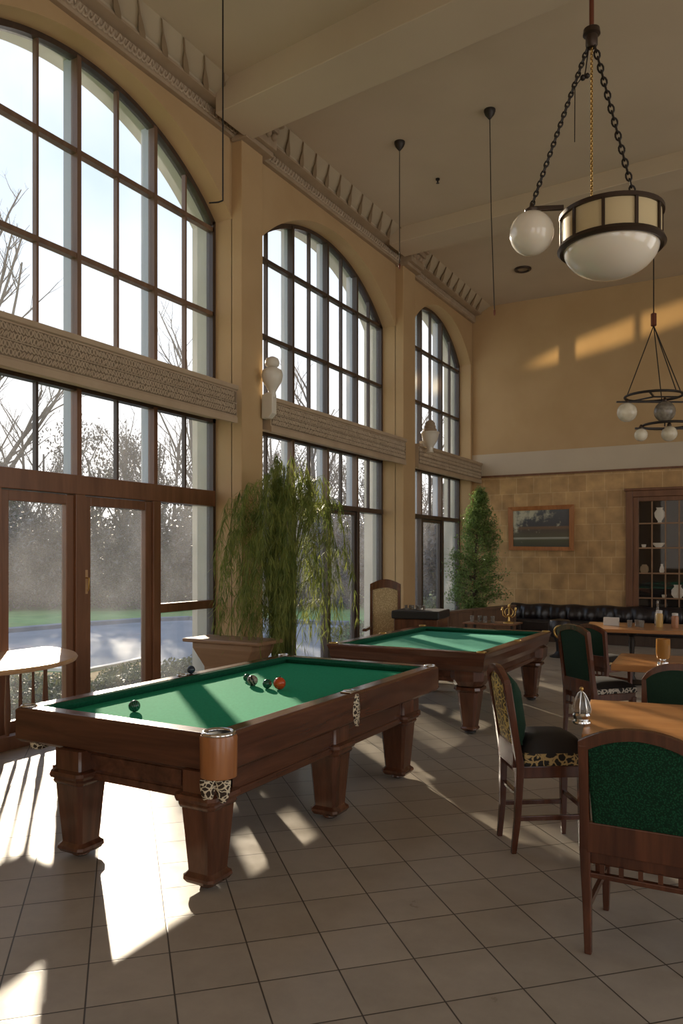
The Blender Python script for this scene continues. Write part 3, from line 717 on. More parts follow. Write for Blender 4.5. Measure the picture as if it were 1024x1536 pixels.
# ---------------------------------------------------------------- dining tables
def dtable(label, loc, rz, w, d, zt, top='orange_top', shape='leg', th=.045):
    t = thing('dining_table', label, 'table', loc, rz)
    MB().box((0, 0, zt-th), (w, d, zt)).build('tabletop', top, t, bev=.008)
    if shape == 'leg':
        MB().box((.04, .04, zt-.15), (w-.04, d-.04, zt-th)).build('apron', 'chair_wood', t, bev=.004)
        for x in (.09, w-.09):
            for y in (.09, d-.09):
                MB().sq([(.035, zt-.10), (.035, zt-.2), (.022, .02), (.02, 0)], .2, c=(x, y)).build('leg', 'chair_wood', t, smooth=35)
    else:
        for x in (.3*w, .85*w) if w > 1.2 else (.5*w,):
            mb = MB(); mb.lathe([(.20, 0), (.21, .02), (.06, .05), (.035, .1), (.05, .25), (.03, .4), (.045, .55), (.03, .62), (.12, zt-th-.005), (.12, zt-th)], 20, c=(x, d/2)); mb.build('pedestal', 'iron', t, smooth=40)
    return t
dtable('near rectangular dining table with a sunlit orange wooden top', (-.90, 4.20, 0), R(9), 1.35, 1.06, .76)
dtable('plain wooden dining table behind the round topped green chair', (-1.26, 7.05, 0), R(4), 1.5, .85, .76, shape='ped', th=.06)
dtable('long wooden dining table in front of the black leather bench', (-2.18, 10.35, 0), R(8), 1.9, 1.1, .76, shape='ped')

# ---------------------------------------------------------------- table ornaments
def ornament():
    t = thing('napkin_holder', 'ornate chrome holder with a glass dome on the near dining table corner', 'ornament', (-.955, 4.46, .76))
    mb = MB(); mb.lathe([(.045, 0), (.052, .008), (.05, .016), (.038, .022), (.044, .03), (.05, .05), (.044, .062)], 20); mb.build('base', 'chrome', t, smooth=40)
    mb = MB(); mb.lathe([(.046, .062), (.048, .085), (.036, .13), (.018, .165), (.006, .18)], 8); mb.build('dome', 'crystal', t)
    mb = MB()
    for k in range(8):
        a = 2*pi*k/8; mb.tube([(r*cos(a), r*sin(a), z) for r, z in ((.049, .062), (.051, .085), (.039, .13), (.02, .168), (.0, .185))], .0035, 6)
    mb.build('ribs', 'chrome', t, smooth=60)
    MB().ball((0, 0, .195), .012, 12).build('knob', 'brass', t, smooth=60)
    MB().lathe([(.03, -0.0), (.03, .004)], 16).build('foot', 'black', t)
ornament()
def jar(x, y, z, r, h, m, label, cap='brass', nm='spice_jar'):
    t = thing(nm, label, 'jar', (x, y, z))
    MB().lathe([(r*.95, 0), (r, .01), (r, h*.75), (r*.75, h*.85)], 16).build('jar_body', m, t, smooth=40)
    MB().lathe([(r*.8, h*.84), (r*.85, h), (r*.5, h*1.02)], 16).build('lid', cap, t, smooth=40)
mat('mustard', (.55, .36, .12), .4); mat('rust', (.38, .17, .08), .4); mat('amber', (.5, .25, .06), .15, Transmission_Weight=.4)
jar(-1.35, 11.0, .76, .045, .22, 'mustard', 'taller yellow jar on the far dining table', 'paper')
jar(-1.16, 11.0, .76, .045, .19, 'rust', 'shorter rust and cream jar right of the yellow jar', 'paper')
t = thing('glass_bottle', 'clear glass bottle behind the yellow jar on the far table', 'bottle', (-1.40, 11.22, .76))
MB().lathe([(.035, 0), (.04, .02), (.04, .16), (.015, .23), (.013, .29), (.02, .30)], 16).build('bottle_body', 'crystal', t, smooth=50)
MB().lathe([(.014, .30), (.016, .33), (.006, .34)], 12).build('stopper', 'chrome', t, smooth=40)
tag(MB().box((-.1, -.02, 0), (.1, .02, .11)).build('card_holder', 'paper', bev=.004, loc=(-1.95, 10.95, .76)), 'small pale card holder on the left of the far dining table', 'card holder')
def tumbler(x, y, z, label, s=1.):
    MBt = MB().lathe([(.025*s, 0), (.034*s, .09*s), (.031*s, .09*s), (.022*s, .008)], 14)
    tag(MBt.build('drinking_glass', 'crystal', smooth=50, loc=(x, y, z)), label, 'glass', 'drinking glasses on the far table')
for x, y in ((-1.70, 10.85), (-1.62, 10.95), (-1.55, 10.86)): tumbler(x, y, .76, 'small clear glass between the card holder and the yellow jar')
t = thing('amber_mug', 'amber glass mug with a silver foot at the right end of the middle table', 'mug', (-.86, 7.25, .76))
MB().lathe([(.05, .05), (.06, .1), (.058, .22), (.052, .22), (.05, .07)], 18).build('mug_body', 'amber', t, smooth=50)
MB().lathe([(.05, 0), (.045, .02), (.02, .035), (.05, .055)], 18).build('foot', 'chrome', t, smooth=40)

# ---------------------------------------------------------------- black leather bench along the far wall
def bench():
    x0, x1 = -4.85, .9; t = thing('leather_bench', 'long pleated black leather bench along the far wall', 'bench', (0, YB-.14, 0))
    MB().box((x0, -.62, 0), (x1, -.02, .20)).build('plinth', 'dark_frame', t)
    MB().box((x0, -.68, .20), (x1, -.12, .42)).build('seat', 'leather', t, bev=.04, seg=4)
    mb = MB(); n = 260; rings = []
    for i in range(n+1):
        x = x0+(x1-x0)*i/n; ph = x*2*pi/.31
        k = .06*abs(sin(ph/2))+.016*sin(ph*1.7+1); dz = .012*sin(ph*.5)
        rings.append([(x, -.02, .40), (x, -.17-k, .40), (x, -.21-k, .50), (x, -.17-k*.8, .64+dz), (x, -.12-k*.3, .70+dz), (x, -.06, .715+dz), (x, -.02, .70)])
    mb.loft(rings); mb.build('backrest', 'leather', t, smooth=70)
mottled('leather', (.012, .009, .011), (.022, .017, .018), 9, .32, .3)
bench()
# low wooden partition left of the bench
t = thing('low_partition', 'long low wooden partition running from the far pillar to the leather bench', 'partition', (0, 0, 0))
a, b = Vector((-5.25, 12.25, 0)), Vector((-4.62, 15.3, 0))
MB().bar(a+Vector((0, 0, .34)), b+Vector((0, 0, .34)), .07, .68, M=None).build('panel', 'frame_wood', t)
MB().bar(a+Vector((0, 0, .70)), b+Vector((0, 0, .70)), .16, .04).build('top_rail', 'frame_wood', t, bev=.006)
for k in range(5):
    p = a.lerp(b, k/4); MB().box((p.x-.05, p.y-.05, 0), (p.x+.05, p.y+.05, .68)).build('post', 'frame_wood', t, bev=.004)

# glassware caddy and side table behind the far billiard table
t = thing('side_table', 'low dark glass topped side table behind the far billiard table', 'side table', (-4.02, 12.2, 0))
MB().box((-.42, -.25, .60), (.42, .25, .625)).build('tabletop', 'door_wood', t, bev=.004)
for sx_ in (-1, 1):
    for sy_ in (-1, 1): MB().sq([(.018, .60), (.014, 0)], .2, c=(sx_*.38, sy_*.21)).build('leg', 'iron', t)
t = thing('brass_candelabra', 'small ornate brass candle stand on the low side table', 'candle stand', (-3.75, 12.2, .625))
mb = MB(); mb.lathe([(.09, 0), (.09, .012), (.02, .03), (.014, .10), (.03, .12), (.012, .14), (.012, .24), (.03, .26)], 14); mb.build('base', 'brass', t, smooth=40)
mb = MB()
for s in (-1, 1): mb.tube([(0, 0, .12), (s*.05, 0, .09), (s*.10, 0, .12), (s*.11, 0, .20)], .009, 8)
torus(mb, (0, 0, 0), .07, .008, 18, 6, Matrix.Translation((0, 0, .17)) @ Matrix.Rotation(R(90), 4, 'X'))
mb.build('arms', 'brass', t, smooth=50)
for s in (-1, 0, 1): MB().lathe([(.028, .20+(.05 if s == 0 else 0)), (.02, .21+(.05 if s == 0 else 0)), (.016, .25+(.05 if s == 0 else 0))], 12, c=(s*.11, 0)).build('candle_cup', 'brass', t, smooth=40)
for k in range(4):
    mbx = MB().lathe([(.03, 0), (.036, .10), (.033, .10), (.027, .01)], 14)
    tag(mbx.build('drinking_glass', 'crystal', smooth=50, loc=(-4.34+.11*k, 12.12+.05*(k % 2), .625)), 'clear tumbler in the row left of the brass candle stand', 'glass', 'tumblers on the low side table')
# small ornate stool in front of the bench
t = thing('pedestal_stool', 'small black pedestal stool with a brass medallion before the leather bench', 'stool', (-3.18, 13.2, 0))
MB().lathe([(.17, 0), (.17, .02), (.10, .05), (.06, .1), (.07, .25), (.11, .34)], 20).build('pedestal', 'black', t, smooth=40)
MB().lathe([(.16, .34), (.19, .38), (.19, .56), (.16, .62), (.05, .64)], 24).build('seat', 'leather', t, smooth=50)
mb = MB(); M = Matrix.Translation((.05, -.185, .44)) @ Matrix.Rotation(R(90), 4, 'X')
torus(mb, (0, 0, 0), .10, .02, 20, 8, M); torus(mb, (0, 0, 0), .045, .015, 16, 6, M); mb.build('medallion', 'brass', t, smooth=60)

# ---------------------------------------------------------------- chair back and cabinet by the second window
t = thing('wooden_armchair', 'old wooden armchair with an arched woven back by the second window', 'armchair', (-4.80, 9.75, 0), R(197))
for s in (-1, 1): MB().bar((s*.2, -.2, 0), (s*.2, -.24, 1.28), .04, .05).build('leg', 'chair_wood', t, bev=.005); MB().bar((s*.2, .2, 0), (s*.2, .2, .42), .045, .045).build('leg', 'chair_wood', t, bev=.005)
mb = MB(); mb.loft([[(x, -.26, 1.30+.07*cos(x/.22*pi/2)), (x, -.22, 1.30+.07*cos(x/.22*pi/2)), (x, -.21, 1.20+.05*cos(x/.22*pi/2)), (x, -.25, 1.20+.05*cos(x/.22*pi/2))] for x in [-.22+.44*i/12 for i in range(13)]])
mb.build('crest_rail', 'chair_wood', t, smooth=50)
weave('cane', (.40, .30, .16), (.65, .52, .32), 60)
MB().box((-.18, -.245, .55), (.18, -.225, 1.24)).build('backrest', 'cane', t)
MB().box((-.23, -.22, .40), (.23, .24, .50)).build('seat', 'orange_top', t, bev=.02)
for s in (-1, 1): MB().box((s*.22-.03, -.22, .66), (s*.22+.03, .22, .70)).build('armrest', 'chair_wood', t, bev=.01)
t = thing('storage_chest', 'dark leather topped wooden chest beside the wooden armchair', 'chest', (-4.22, 9.75, 0), R(8))
MB().box((-.30, -.28, .12), (.30, .28, .86)).build('body', 'mahogany_z', t, bev=.01)
MB().box((-.33, -.31, .86), (.33, .31, .97)).build('lid', 'black', t, bev=.02)
for sx_ in (-1, 1):
    for sy_ in (-1, 1): MB().sq([(.03, .12), (.022, 0)], .2, c=(sx_*.26, sy_*.24)).build('leg', 'mahogany_z', t)
MB().tube([(-.08, -.285, .56), (-.08, -.32, .55), (.08, -.32, .55), (.08, -.285, .56)], .008, 8).build('handle', 'brass', t, smooth=50)
for k in range(6):
    tag(MB().lathe([(.018, 0), (.022, .06), (.020, .06), (.016, .006)], 12).build('shot_glass', 'crystal', smooth=50, loc=(-4.42+.05*k, 9.70+.03*(k % 2), .97)), 'tiny glass in the cluster on the dark chest', 'glass', 'tiny glasses on the dark chest')

# ---------------------------------------------------------------- planter stand, plants
t = thing('planter_console', 'brown wooden planter console with flared ends under the first pillar', 'planter', (-5.17, 6.82, 0))
MB().box((-.52, -.24, .76), (.50, .24, .80)).build('top_board', 'plain_oak', t, bev=.012)
mb = MB(); mb.loft([[(-x, -y, z), (x, -y, z), (x, y, z), (-x, y, z)] for x, y, z in ((.26, .16, .12), (.27, .17, .5), (.36, .20, .64), (.40, .21, .70), (.40, .21, .76))]); mb.build('trough', 'plain_oak', t, bev=.01)
MB().box((-.30, -.18, 0), (.30, .18, .12)).build('base', 'plain_oak', t, bev=.01)
def leaf(mb, p, d, L, w, droop=0.):
    d = d.normalized(); s = d.cross(Vector((random.uniform(-.4, .4), random.uniform(-.4, .4), 1)))
    if s.length < 1e-3: s = Vector((1, 0, 0))
    s.normalize(); q = p+d*L*.45; e_ = p+d*L+Vector((0, 0, -droop*L))
    o = len(mb.v); mb.v += [tuple(p), tuple(q+s*w/2), tuple(e_), tuple(q-s*w/2)]; mb.f.append((o, o+1, o+2, o+3))
def pot(t, r, h, m='plain_oak'):
    MB().lathe([(r*.72, 0), (r*.78, .02), (r, h*.9), (r*1.06, h*.9), (r*1.06, h), (r*.95, h), (r*.92, h*.92)], 24).build('pot', m, t, smooth=40)
    MB().lathe([(r*.9, h*.85), (r*.9, h*.93)], 24).build('soil', 'earth', t)
def bamboo():
    t = thing('weeping_bamboo', 'big drooping bamboo plant in front of the first pillar', 'plant', (-4.93, 7.42, 0)); rnd = random.Random(3)
    pot(t, .26, .45)
    stems = MB(); lv = MB()
    for k in range(200):
        a = rnd.uniform(0, 2*pi); lean = rnd.uniform(.05, 1.)**.8; h = 2.9-.45*lean**1.5+rnd.uniform(-.7, .05)
        rr = .80*lean; ca, sa = cos(a), sin(a)
        if ca < 0: rr *= .95
        b = Vector((.14*ca*rnd.random(), .14*sa*rnd.random(), .42)); tp = Vector((rr*.85*ca, rr*.85*sa, h))
        if k % 3 == 0: h2 = rnd.uniform(1.0, 2.0); tp.z = h2
        end = Vector((rr*1.12*ca, rr*1.12*sa, max(.62, tp.z-rnd.uniform(.5, 1.5))))
        pts = []
        for i in range(17):
            u = i/16
            if u < .55:
                v = u/.55; p = b.lerp(tp, v); p.x = b.x+(tp.x-b.x)*v**1.7; p.y = b.y+(tp.y-b.y)*v**1.7; p.z = b.z+(tp.z-b.z)*sin(v*pi/2)
            else:
                v = (u-.55)/.45; p = tp.lerp(end, v); p.z = tp.z+(end.z-tp.z)*v**1.6; p.x = tp.x+(end.x-tp.x)*v**.7; p.y = tp.y+(end.y-tp.y)*v**.7
            pts.append(p)
        # keep clear of the wall and pillar
        pts = [Vector((max(p.x, -.66), p.y, p.z)) for p in pts]
        stems.tube(pts, [.005-.004*i/16 for i in range(17)], 4)
        n = 84
        for j in range(n):
            u = .22+.78*rnd.random(); f = u*16; i = min(int(f), 15); p = pts[i].lerp(pts[i+1], f-i)
            d = Vector((rnd.gauss(0, .45), rnd.gauss(0, .45), -.55-rnd.random()*1.1 if u > .5 else rnd.uniform(-.9, .35)))
            kk = p.y+.9*p.x      # slots left free of leaves so sun streaks reach the floor
            if p.z < 2.2 and (.0 < kk < .42 or .58 < kk < .74) and rnd.random() < .9: continue
            leaf(lv, p, d, rnd.uniform(.07, .20), rnd.uniform(.006, .012), rnd.uniform(0, .3))
    stems.build('stem', 'bamboo_leaf', t); lv.build('foliage', 'bamboo_leaf', t)
bamboo()
def conifer():
    t = thing('potted_conifer', 'leafy green cone shaped shrub in the far corner by the third window', 'plant', (-5.20, 14.6, 0)); rnd = random.Random(5)
    pot(t, .22, .40); MB().tube([(0, 0, .35), (0.02, 0, 1.5), (.1, .1, 2.9)], [.03, .02, .006], 8).build('trunk', 'bark', t)
    lv = MB(); br = MB()
    for k in range(620):
        f = rnd.random()**1.15; z = .55+2.45*f; a = rnd.uniform(0, 2*pi)
        rad = (.85*(1-f)**.55*(.8+.2*sin(a*3+z*6)))*(.55+.45*rnd.random()**.4) if f < .8 else .22*(1-f)/.2+.04
        if z < .85: rad *= .42
        c0 = Vector((.10*f, .1*f, z-.12)); p = Vector((max(rad*cos(a), -.52)+.10*f, rad*sin(a)+.1*f, z))
        br.tube([c0, p], [.004, .002], 3)
        for j in range(34):
            q = c0.lerp(p, .45+.6*rnd.random())+Vector((rnd.gauss(0, .035), rnd.gauss(0, .035), rnd.gauss(0, .045)))
            leaf(lv, q, Vector((rnd.gauss(0, 1), rnd.gauss(0, 1), rnd.gauss(-.2, .8))), rnd.uniform(.04, .075), rnd.uniform(.018, .03))
    br.build('twig', 'bark', t); lv.build('foliage', 'conifer_leaf', t)
conifer()

# ---------------------------------------------------------------- round rail table with balusters by the first window
t = thing('rail_table', 'half round wooden table top on slender balusters at the left window', 'table', (-6.0, 4.05, 0))
zt = .85; n = 40; pts = [(1.04*cos(a)*1.0, .98*sin(a)) for a in [-pi/2+pi*i/n for i in range(n+1)]]
mb = MB(); mb.loft([[(x*k, y*k, z) for x, y in pts] for k, z in ((.955, zt-.045), (.99, zt-.035), (1, zt-.015), (.99, zt))]); mb.build('tabletop', 'light_wood', t, smooth=40)
mb = MB(); mb.bar((.10, -1.0, .06), (.10, .95, .06), .10, .12); mb.build('base_rail', 'door_wood', t, bev=.005)
for k in range(15):
    y = .88-.135*k; r = .016 if k % 3 else .026
    MB().lathe([(r*.6, .12), (r, .2), (r*1.1, .35), (r*.7, .6), (r*1.0, zt-.05)], 10, c=(.10, y)).build('baluster', 'door_wood', t, smooth=50)

# ---------------------------------------------------------------- wall urn lamps
def urn(label, x, y, z, k, flat):
    t = thing('wall_urn_lamp', label, 'wall lamp', (x, y, z))
    if not flat:
        MB().prism([(-.13, 0), (-.03, 0), (.035, .06), (.035, .30), (-.03, .33), (-.13, .30)], -.05, .05, 1).build('bracket', 'porcelain', t, bev=.012)
        mb = MB(); mb.lathe([(.05, .26), (.045, .33), (.07, .38), (.12, .46), (.135, .54), (.12, .60), (.07, .63), (.06, .64)], 24); mb.build('bowl', 'porcelain', t, smooth=50)
        mb = MB(); mb.lathe([(.06, .64), (.085, .66), (.092, .70), (.075, .745), (.03, .77)], 24); mb.build('lid', 'porcelain', t, smooth=50)
    else:
        mb = MB(); mb.lathe([(.07, -.02), (.05, .02), (.07, .10), (.13, .20), (.15, .28), (.155, .31), (.17, .33), (.165, .35)], 24); mb.build('bowl', 'porcelain', t, smooth=50)
        mb = MB(); mb.lathe([(.12, .35), (.12, .40), (.10, .41), (.10, .46), (.085, .47), (.085, .51), (.05, .555), (.02, .57)], 24); mb.build('lid', 'ledge', t, smooth=50)
        MB().box((-.20, -.035, .10), (-.03, .035, .20)).build('bracket', 'porcelain', t, bev=.01)
urn('cream urn shaped wall lamp on its bracket at the first pillar', -5.50, 8.05, 3.42, 1, False)
urn('cream urn shaped wall lamp with a grey lid at the second pillar', -5.44, 12.98, 3.58, 1, True)

# ---------------------------------------------------------------- ceiling fittings
def cable(label, x, y, z0, cup=True, dx=0., r=.006):
    t = thing('hanging_cable', label, 'cable', (x, y, 0))
    MB().tube([(0, 0, ZC), (dx*.3, 0, ZC*.5+z0*.5), (dx, 0, z0)], r, 6).build('cord', 'iron', t)
    if cup: MB().lathe([(.07, ZC), (.07, ZC-.02), (.055, ZC-.06), (.015, ZC-.11)], 20).build('ceiling_cup', 'iron', t, smooth=40)
    MB().lathe([(.004, z0+.02), (.014, z0), (.012, z0-.05), (.003, z0-.06)], 10, c=(dx, 0)).build('weight', 'copper', t, smooth=40)
cable('thin bare cable hanging from a dark ceiling cup beside the big pendant lamp', -3.03, 9.08, 4.66, dx=.06)
cable('shorter bare cable hanging from a ceiling cup above the second pillar', -4.29, 9.21, 5.50)
t = thing('hanging_cable', 'long black cord hanging in front of the first arch', 'cable', (-4.66, 5.98, 0))
MB().tube([(0, 0, ZC), (0, 0, 5.13)], .008, 6).build('cord', 'black', t); MB().tube([(0, 0, 5.13), (-.04, -.02, 5.115), (-.12, -.06, 5.11)], .008, 6).build('hook', 'black', t)
t = thing('recessed_downlight', 'round recessed downlight in the ceiling near the far wall', 'ceiling light', (-4.16, 14.4, ZC))
mb = MB(); torus(mb, (0, 0, -.012), .13, .028, 28, 8); mb.build('trim_ring', 'bronze', t, smooth=60); MB().lathe([(.11, -.012), (.11, .0)], 24).build('lens', 'drop', t)
tag(MB().lathe([(.03, -.0), (.03, -.02), (.012, -.03), (.012, -.06), (.025, -.065)], 12).build('sprinkler_head', 'iron', smooth=40, loc=(-4.23, 10.37, ZC)), 'tiny dark sprinkler head in the bare ceiling field', 'sprinkler')

def chain(mb, a, b, link=.045, th=.006, wd=.016):
    a = Vector(a); b = Vector(b); L = (b-a).length; n = max(2, int(L/(link*.72))); d = (b-a).normalized()
    q = d.to_track_quat('Z', 'Y').to_matrix().to_4x4()
    for k in range(n):
        c = a.lerp(b, (k+.5)/n); M = Matrix.Translation(c) @ q @ Matrix.Rotation(pi/2*(k % 2)+.4, 4, 'Z')
        pts = [M @ Vector((wd*cos(u), 0, link*.5*sin(u))) for u in [2*pi*i/10 for i in range(10)]]
        mb.tube(pts, th, 5, closed=True)
def P(u, v, D):     # a point at a given distance in front of the viewer
    L = (u-512)/1165*D; y = R(29.25); return Vector((-sin(y)*D+cos(y)*L, cos(y)*D+sin(y)*L, 1.7+(834-v)/1165*D))
def pendant():
    D = 5.9; c = P(916, 400, D); hub = P(887, 62, D); gl = P(797, 350, D); zt_, zl = 1.7+2.60, 1.7+2.35
    t = thing('pendant_lamp', 'big drum pendant lamp with a side globe hanging on dark chains', 'pendant lamp', (c.x, c.y, 0))
    o = Vector((c.x, c.y, 0)); hb = hub-o; g = gl-o
    MB().tube([(hb.x, hb.y, hb.z), (hb.x, hb.y, ZC)], .018, 12).build('rod', 'copper', t, smooth=50)
    MB().lathe([(.03, hb.z-.05), (.045, hb.z-.03), (.045, hb.z+.04), (.065, hb.z+.05), (.06, hb.z+.09), (.03, hb.z+.11)], 16, c=(hb.x, hb.y)).build('hub', 'bronze', t, smooth=40)
    MB().lathe([(.07, ZC-.05), (.09, ZC)], 20, c=(hb.x, hb.y)).build('ceiling_cup', 'bronze', t, smooth=40)
    r = .37
    dr = Vector((cos(R(29.25)), sin(R(29.25)), 0))
    mb = MB(); mb.loft([[(a*cos(q), a*sin(q), z) for a, z in ((r-.03, zt_-.03), (r+.012, zt_-.03), (r+.012, zt_), (r-.03, zt_+.012))] for q in [2*pi*i/48 for i in range(48)]], closed=True)
    mb.build('ring', 'bronze', t, smooth=40)
    mb = MB(); mb.loft([[(a*cos(q), a*sin(q), z) for a, z in ((r-.03, zl-.02), (r+.005, zl-.03), (r+.025, zl-.01), (r+.012, zl+.02), (r-.03, zl+.02))] for q in [2*pi*i/48 for i in range(48)]], closed=True)
    mb.build('ring', 'bronze', t, smooth=40)
    for k in range(10):
        a = 2*pi*k/10+.35; MB().bar((r*cos(a), r*sin(a), zl), (r*cos(a), r*sin(a), zt_-.01), .022, .014, up=(cos(a), sin(a), 0)).build('strut', 'bronze', t)
    mb = MB(); mb.loft([[((r-.012)*cos(q), (r-.012)*sin(q), z), ((r-.02)*cos(q), (r-.02)*sin(q), z)] for q in [0] for z in [0]]) if 0 else None
    mb = MB(); mb.loft([[(a*cos(q), a*sin(q), z) for a, z in ((r-.018, zl), (r-.010, zl), (r-.010, zt_-.01), (r-.018, zt_-.01))] for q in [2*pi*i/48 for i in range(48)]], closed=True); mb.build('drum_shade', 'amber_panel', t, smooth=40)
    MB().lathe([(r-.03, zt_-.02), (.02, zt_+.01)], 32).build('top_plate', 'bronze', t)
    mb = MB(); mb.lathe([(max((r-.02)*cos(q), .001), zl-.235*sin(q)) for q in [pi/2*i/14 for i in range(15)]], 40); mb.build('bowl_shade', 'white_glass', t, smooth=60)
    MB().lathe([(.05, zt_), (.05, zt_+.02), (.02, zt_+.04), (.03, zt_+.06), (.018, zt_+.09), (.045, zt_+.13), (.05, zt_+.17), (.025, zt_+.20)], 14, c=(dr.x*.03, dr.y*.03+.12)).build('finial', 'bronze', t, smooth=50)
    # side globe
    rg = .165; mb = MB(); mb.ball((g.x, g.y, g.z), rg, 32); gb = mb.build('globe_shade', 'white_glass', t, smooth=60)
    MB().lathe([(.05, g.z+rg-.012), (.055, g.z+rg+.01), (.02, g.z+rg+.035), (.012, g.z+rg+.06)], 16, c=(g.x, g.y)).build('globe_cap', 'bronze', gb, smooth=40)
    MB().bar((g.x, g.y, g.z+rg+.02), (-dr.x*(r-.01), -dr.y*(r-.01), g.z+rg+.03), .03, .035).build('arm', 'bronze', t, bev=.005)
    mb = MB(); chain(mb, (hb.x-.03, hb.y, hb.z-.04), (g.x, g.y, g.z+rg+.04), .055, .0065, .015); mb.build('chain', 'iron', t, smooth=60)
    e_ = P(957, 285, 5.9)-o; mb = MB(); chain(mb, (hb.x+.02, hb.y, hb.z-.03), (e_.x, e_.y, zt_), .072, .0075, .02); mb.build('chain', 'iron', t, smooth=60)
    e_ = P(888, 290, 5.9)-o; mb = MB(); chain(mb, (hb.x, hb.y, hb.z-.04), (hb.x+.0, hb.y, zt_), .026, .004, .009); mb.build('chain', 'brass', t, smooth=60)
    k = P(876, 116, 5.9)-o; mb = MB(); mb.tube([(hb.x-.02, hb.y, hb.z-.03), (k.x+.01, k.y, k.z+.05), (k.x, k.y, k.z)], .005, 6); mb.ball((k.x-.01, k.y, k.z), .022, 10); mb.ball((k.x+.022, k.y, k.z+.005), .02, 10)
    k2 = P(862, 130, 5.9)-o; mb.tube([(k.x-.02, k.y, k.z), (k2.x, k2.y, k2.z), (k2.x-.002, k2.y, k2.z-.42)], .004, 6); mb.build('pull_cord', 'iron', t, smooth=60)
pendant()
def chandelier():
    D = 12.; c = P(980, 600, D); t = thing('tiered_chandelier', 'small two tier iron chandelier with frosted globes before the far wall', 'chandelier', (c.x, c.y, 0))
    zh = 1.7+3.66; z1 = 1.7+2.47; z2 = 1.7+2.02
    MB().tube([(0, 0, zh), (0, 0, ZC)], .009, 8).build('rod', 'iron', t)
    MB().lathe([(.05, ZC-.04), (.07, ZC)], 16).build('ceiling_cup', 'iron', t, smooth=40)
    MB().lathe([(.03, zh-.11), (.043, zh-.10), (.043, zh+.08), (.03, zh+.09)], 14).build('hub', 'copper', t, smooth=40)
    mb = MB()
    for a in (200, 330, 10, 80): mb.tube([(0, 0, zh-.1), (.40*cos(R(a)), .40*sin(R(a)), z1)], .008, 6)
    mb.build('cord', 'iron', t)
    mb = MB(); torus(mb, (0, 0, z1), .42, .02, 32, 6)
    for a in (30, 150, 270): mb.bar((0, 0, z1-.01), (.42*cos(R(a)), .42*sin(R(a)), z1-.01), .025, .02)
    mb.bar((-.50, -.28, z1-.09), (.55, .31, z1-.09), .03, .025); mb.build('ring', 'iron', t, smooth=60)
    mb = MB(); torus(mb, (.18, .1, z2), .36, .02, 28, 6); mb.bar((-.25, -.14, z2-.05), (.7, .39, z2-.05), .03, .03); mb.build('ring', 'iron', t, smooth=60)
    MB().tube([(.15, .08, z1-.09), (.15, .08, z2-.02)], .01, 6).build('rod', 'iron', t)
    for (x, y, z, r, m) in ((-.36, -.20, z1-.25, .15, 'frost'), (.15, .08, z1-.24, .16, 'smoked'), (-.17, -.10, z2-.15, .10, 'frost'), (.21, .12, z2-.13, .12, 'frost'), (.55, .30, z2-.16, .11, 'frost')):
        g = MB(); g.ball((x, y, z), r, 20); gb = g.build('globe_shade', m, t, smooth=60)
        MB().lathe([(.03, z+r-.01), (.035, z+r+.02), (.012, z+r+.06)], 10, c=(x, y)).build('globe_cap', 'bronze', gb)
mottled('frost', (.62, .55, .40), (.78, .72, .58), 9, .2, .2); mottled('smoked', (.16, .14, .11), (.30, .27, .22), 14, .2, .2)
chandelier()

# ---------------------------------------------------------------- outdoors
G = -.03
def ground(name, pts, z, th, m):
    return MB().loft([[(x, y, z-th) for x, y in pts], [(x, y, z) for x, y in pts]]).build(name, m)
st(ground('ground_lawn', [(-90, -30), (-6.45, -30), (-6.45, 90), (-90, 90)], G, .3, 'lawn'))
def g0(u, v):
    D = 1165*(1.7-G)/(v-834); p = P(u, 834, D); return (p.x, p.y)
pond = [g0(*q) for q in ((-160, 1030), (0, 1003), (128, 1008), (170, 1000), (215, 990), (240, 1012), (290, 1012), (330, 1000), (500, 985), (520, 938), (285, 930), (210, 933), (100, 941), (0, 950), (-160, 962))]
st(ground('ground_pavement', pond, G+.01, .05, 'pavement'))
def strip(name, pts, w, h, m):
    mb = MB()
    for a, b in zip(pts[:-1], pts[1:]): mb.bar((a[0], a[1], G+h/2), (b[0], b[1], G+h/2), w, h)
    return st(mb.build(name, m))
strip('kerb_far', [g0(*q) for q in ((-160, 962), (0, 950), (100, 941), (210, 933), (285, 930), (520, 938))], .35, .10, 'curb')
strip('kerb_near', [g0(*q) for q in ((-160, 1030), (0, 1003), (128, 1008), (170, 1000), (215, 990))], .12, .05, 'pale_kerb')
dg = [g0(*q) for q in ((-160, 1034), (0, 1006), (128, 1011), (170, 1002), (215, 992), (240, 1014), (330, 1004))]
st(ground('ground_dry_grass', dg+[(-6.46, 12), (-6.46, 0)], G+.006, .05, 'dry_grass'))

def bush(x, y, r, h, seed, m='bush_leaf', n=1400, nm='low_shrub', label='', group=None, lf=(.03, .07), cat='shrub'):
    t = thing(nm, label, cat, (x, y, G), 0, group); rnd = random.Random(seed); lv = MB(); st_ = MB()
    for k in range(n):
        a = rnd.uniform(0, 2*pi); q = rnd.random()**.5; z = rnd.random()**.7
        p = Vector((r*q*cos(a), r*q*sin(a), h*z*sqrt(max(1-q*q*.8, 0))))
        leaf(lv, p, Vector((rnd.gauss(0, 1), rnd.gauss(0, 1), rnd.gauss(.3, .8))), rnd.uniform(*lf), rnd.uniform(lf[0]*.6, lf[0]*1.2))
    for k in range(14):
        a = rnd.uniform(0, 2*pi); q = rnd.random()*.8; st_.tube([(0, 0, 0), (r*q*cos(a), r*q*sin(a), h*.85*sqrt(1-q*q))], [.008, .003], 4)
    st_.build('stem', 'bark', t); lv.build('foliage', m, t); return t
b0 = bush(-8.2, 6.9, .45, .28, 1, label='low green shrub on the dry grass outside the first window', group='low shrubs outside the windows')
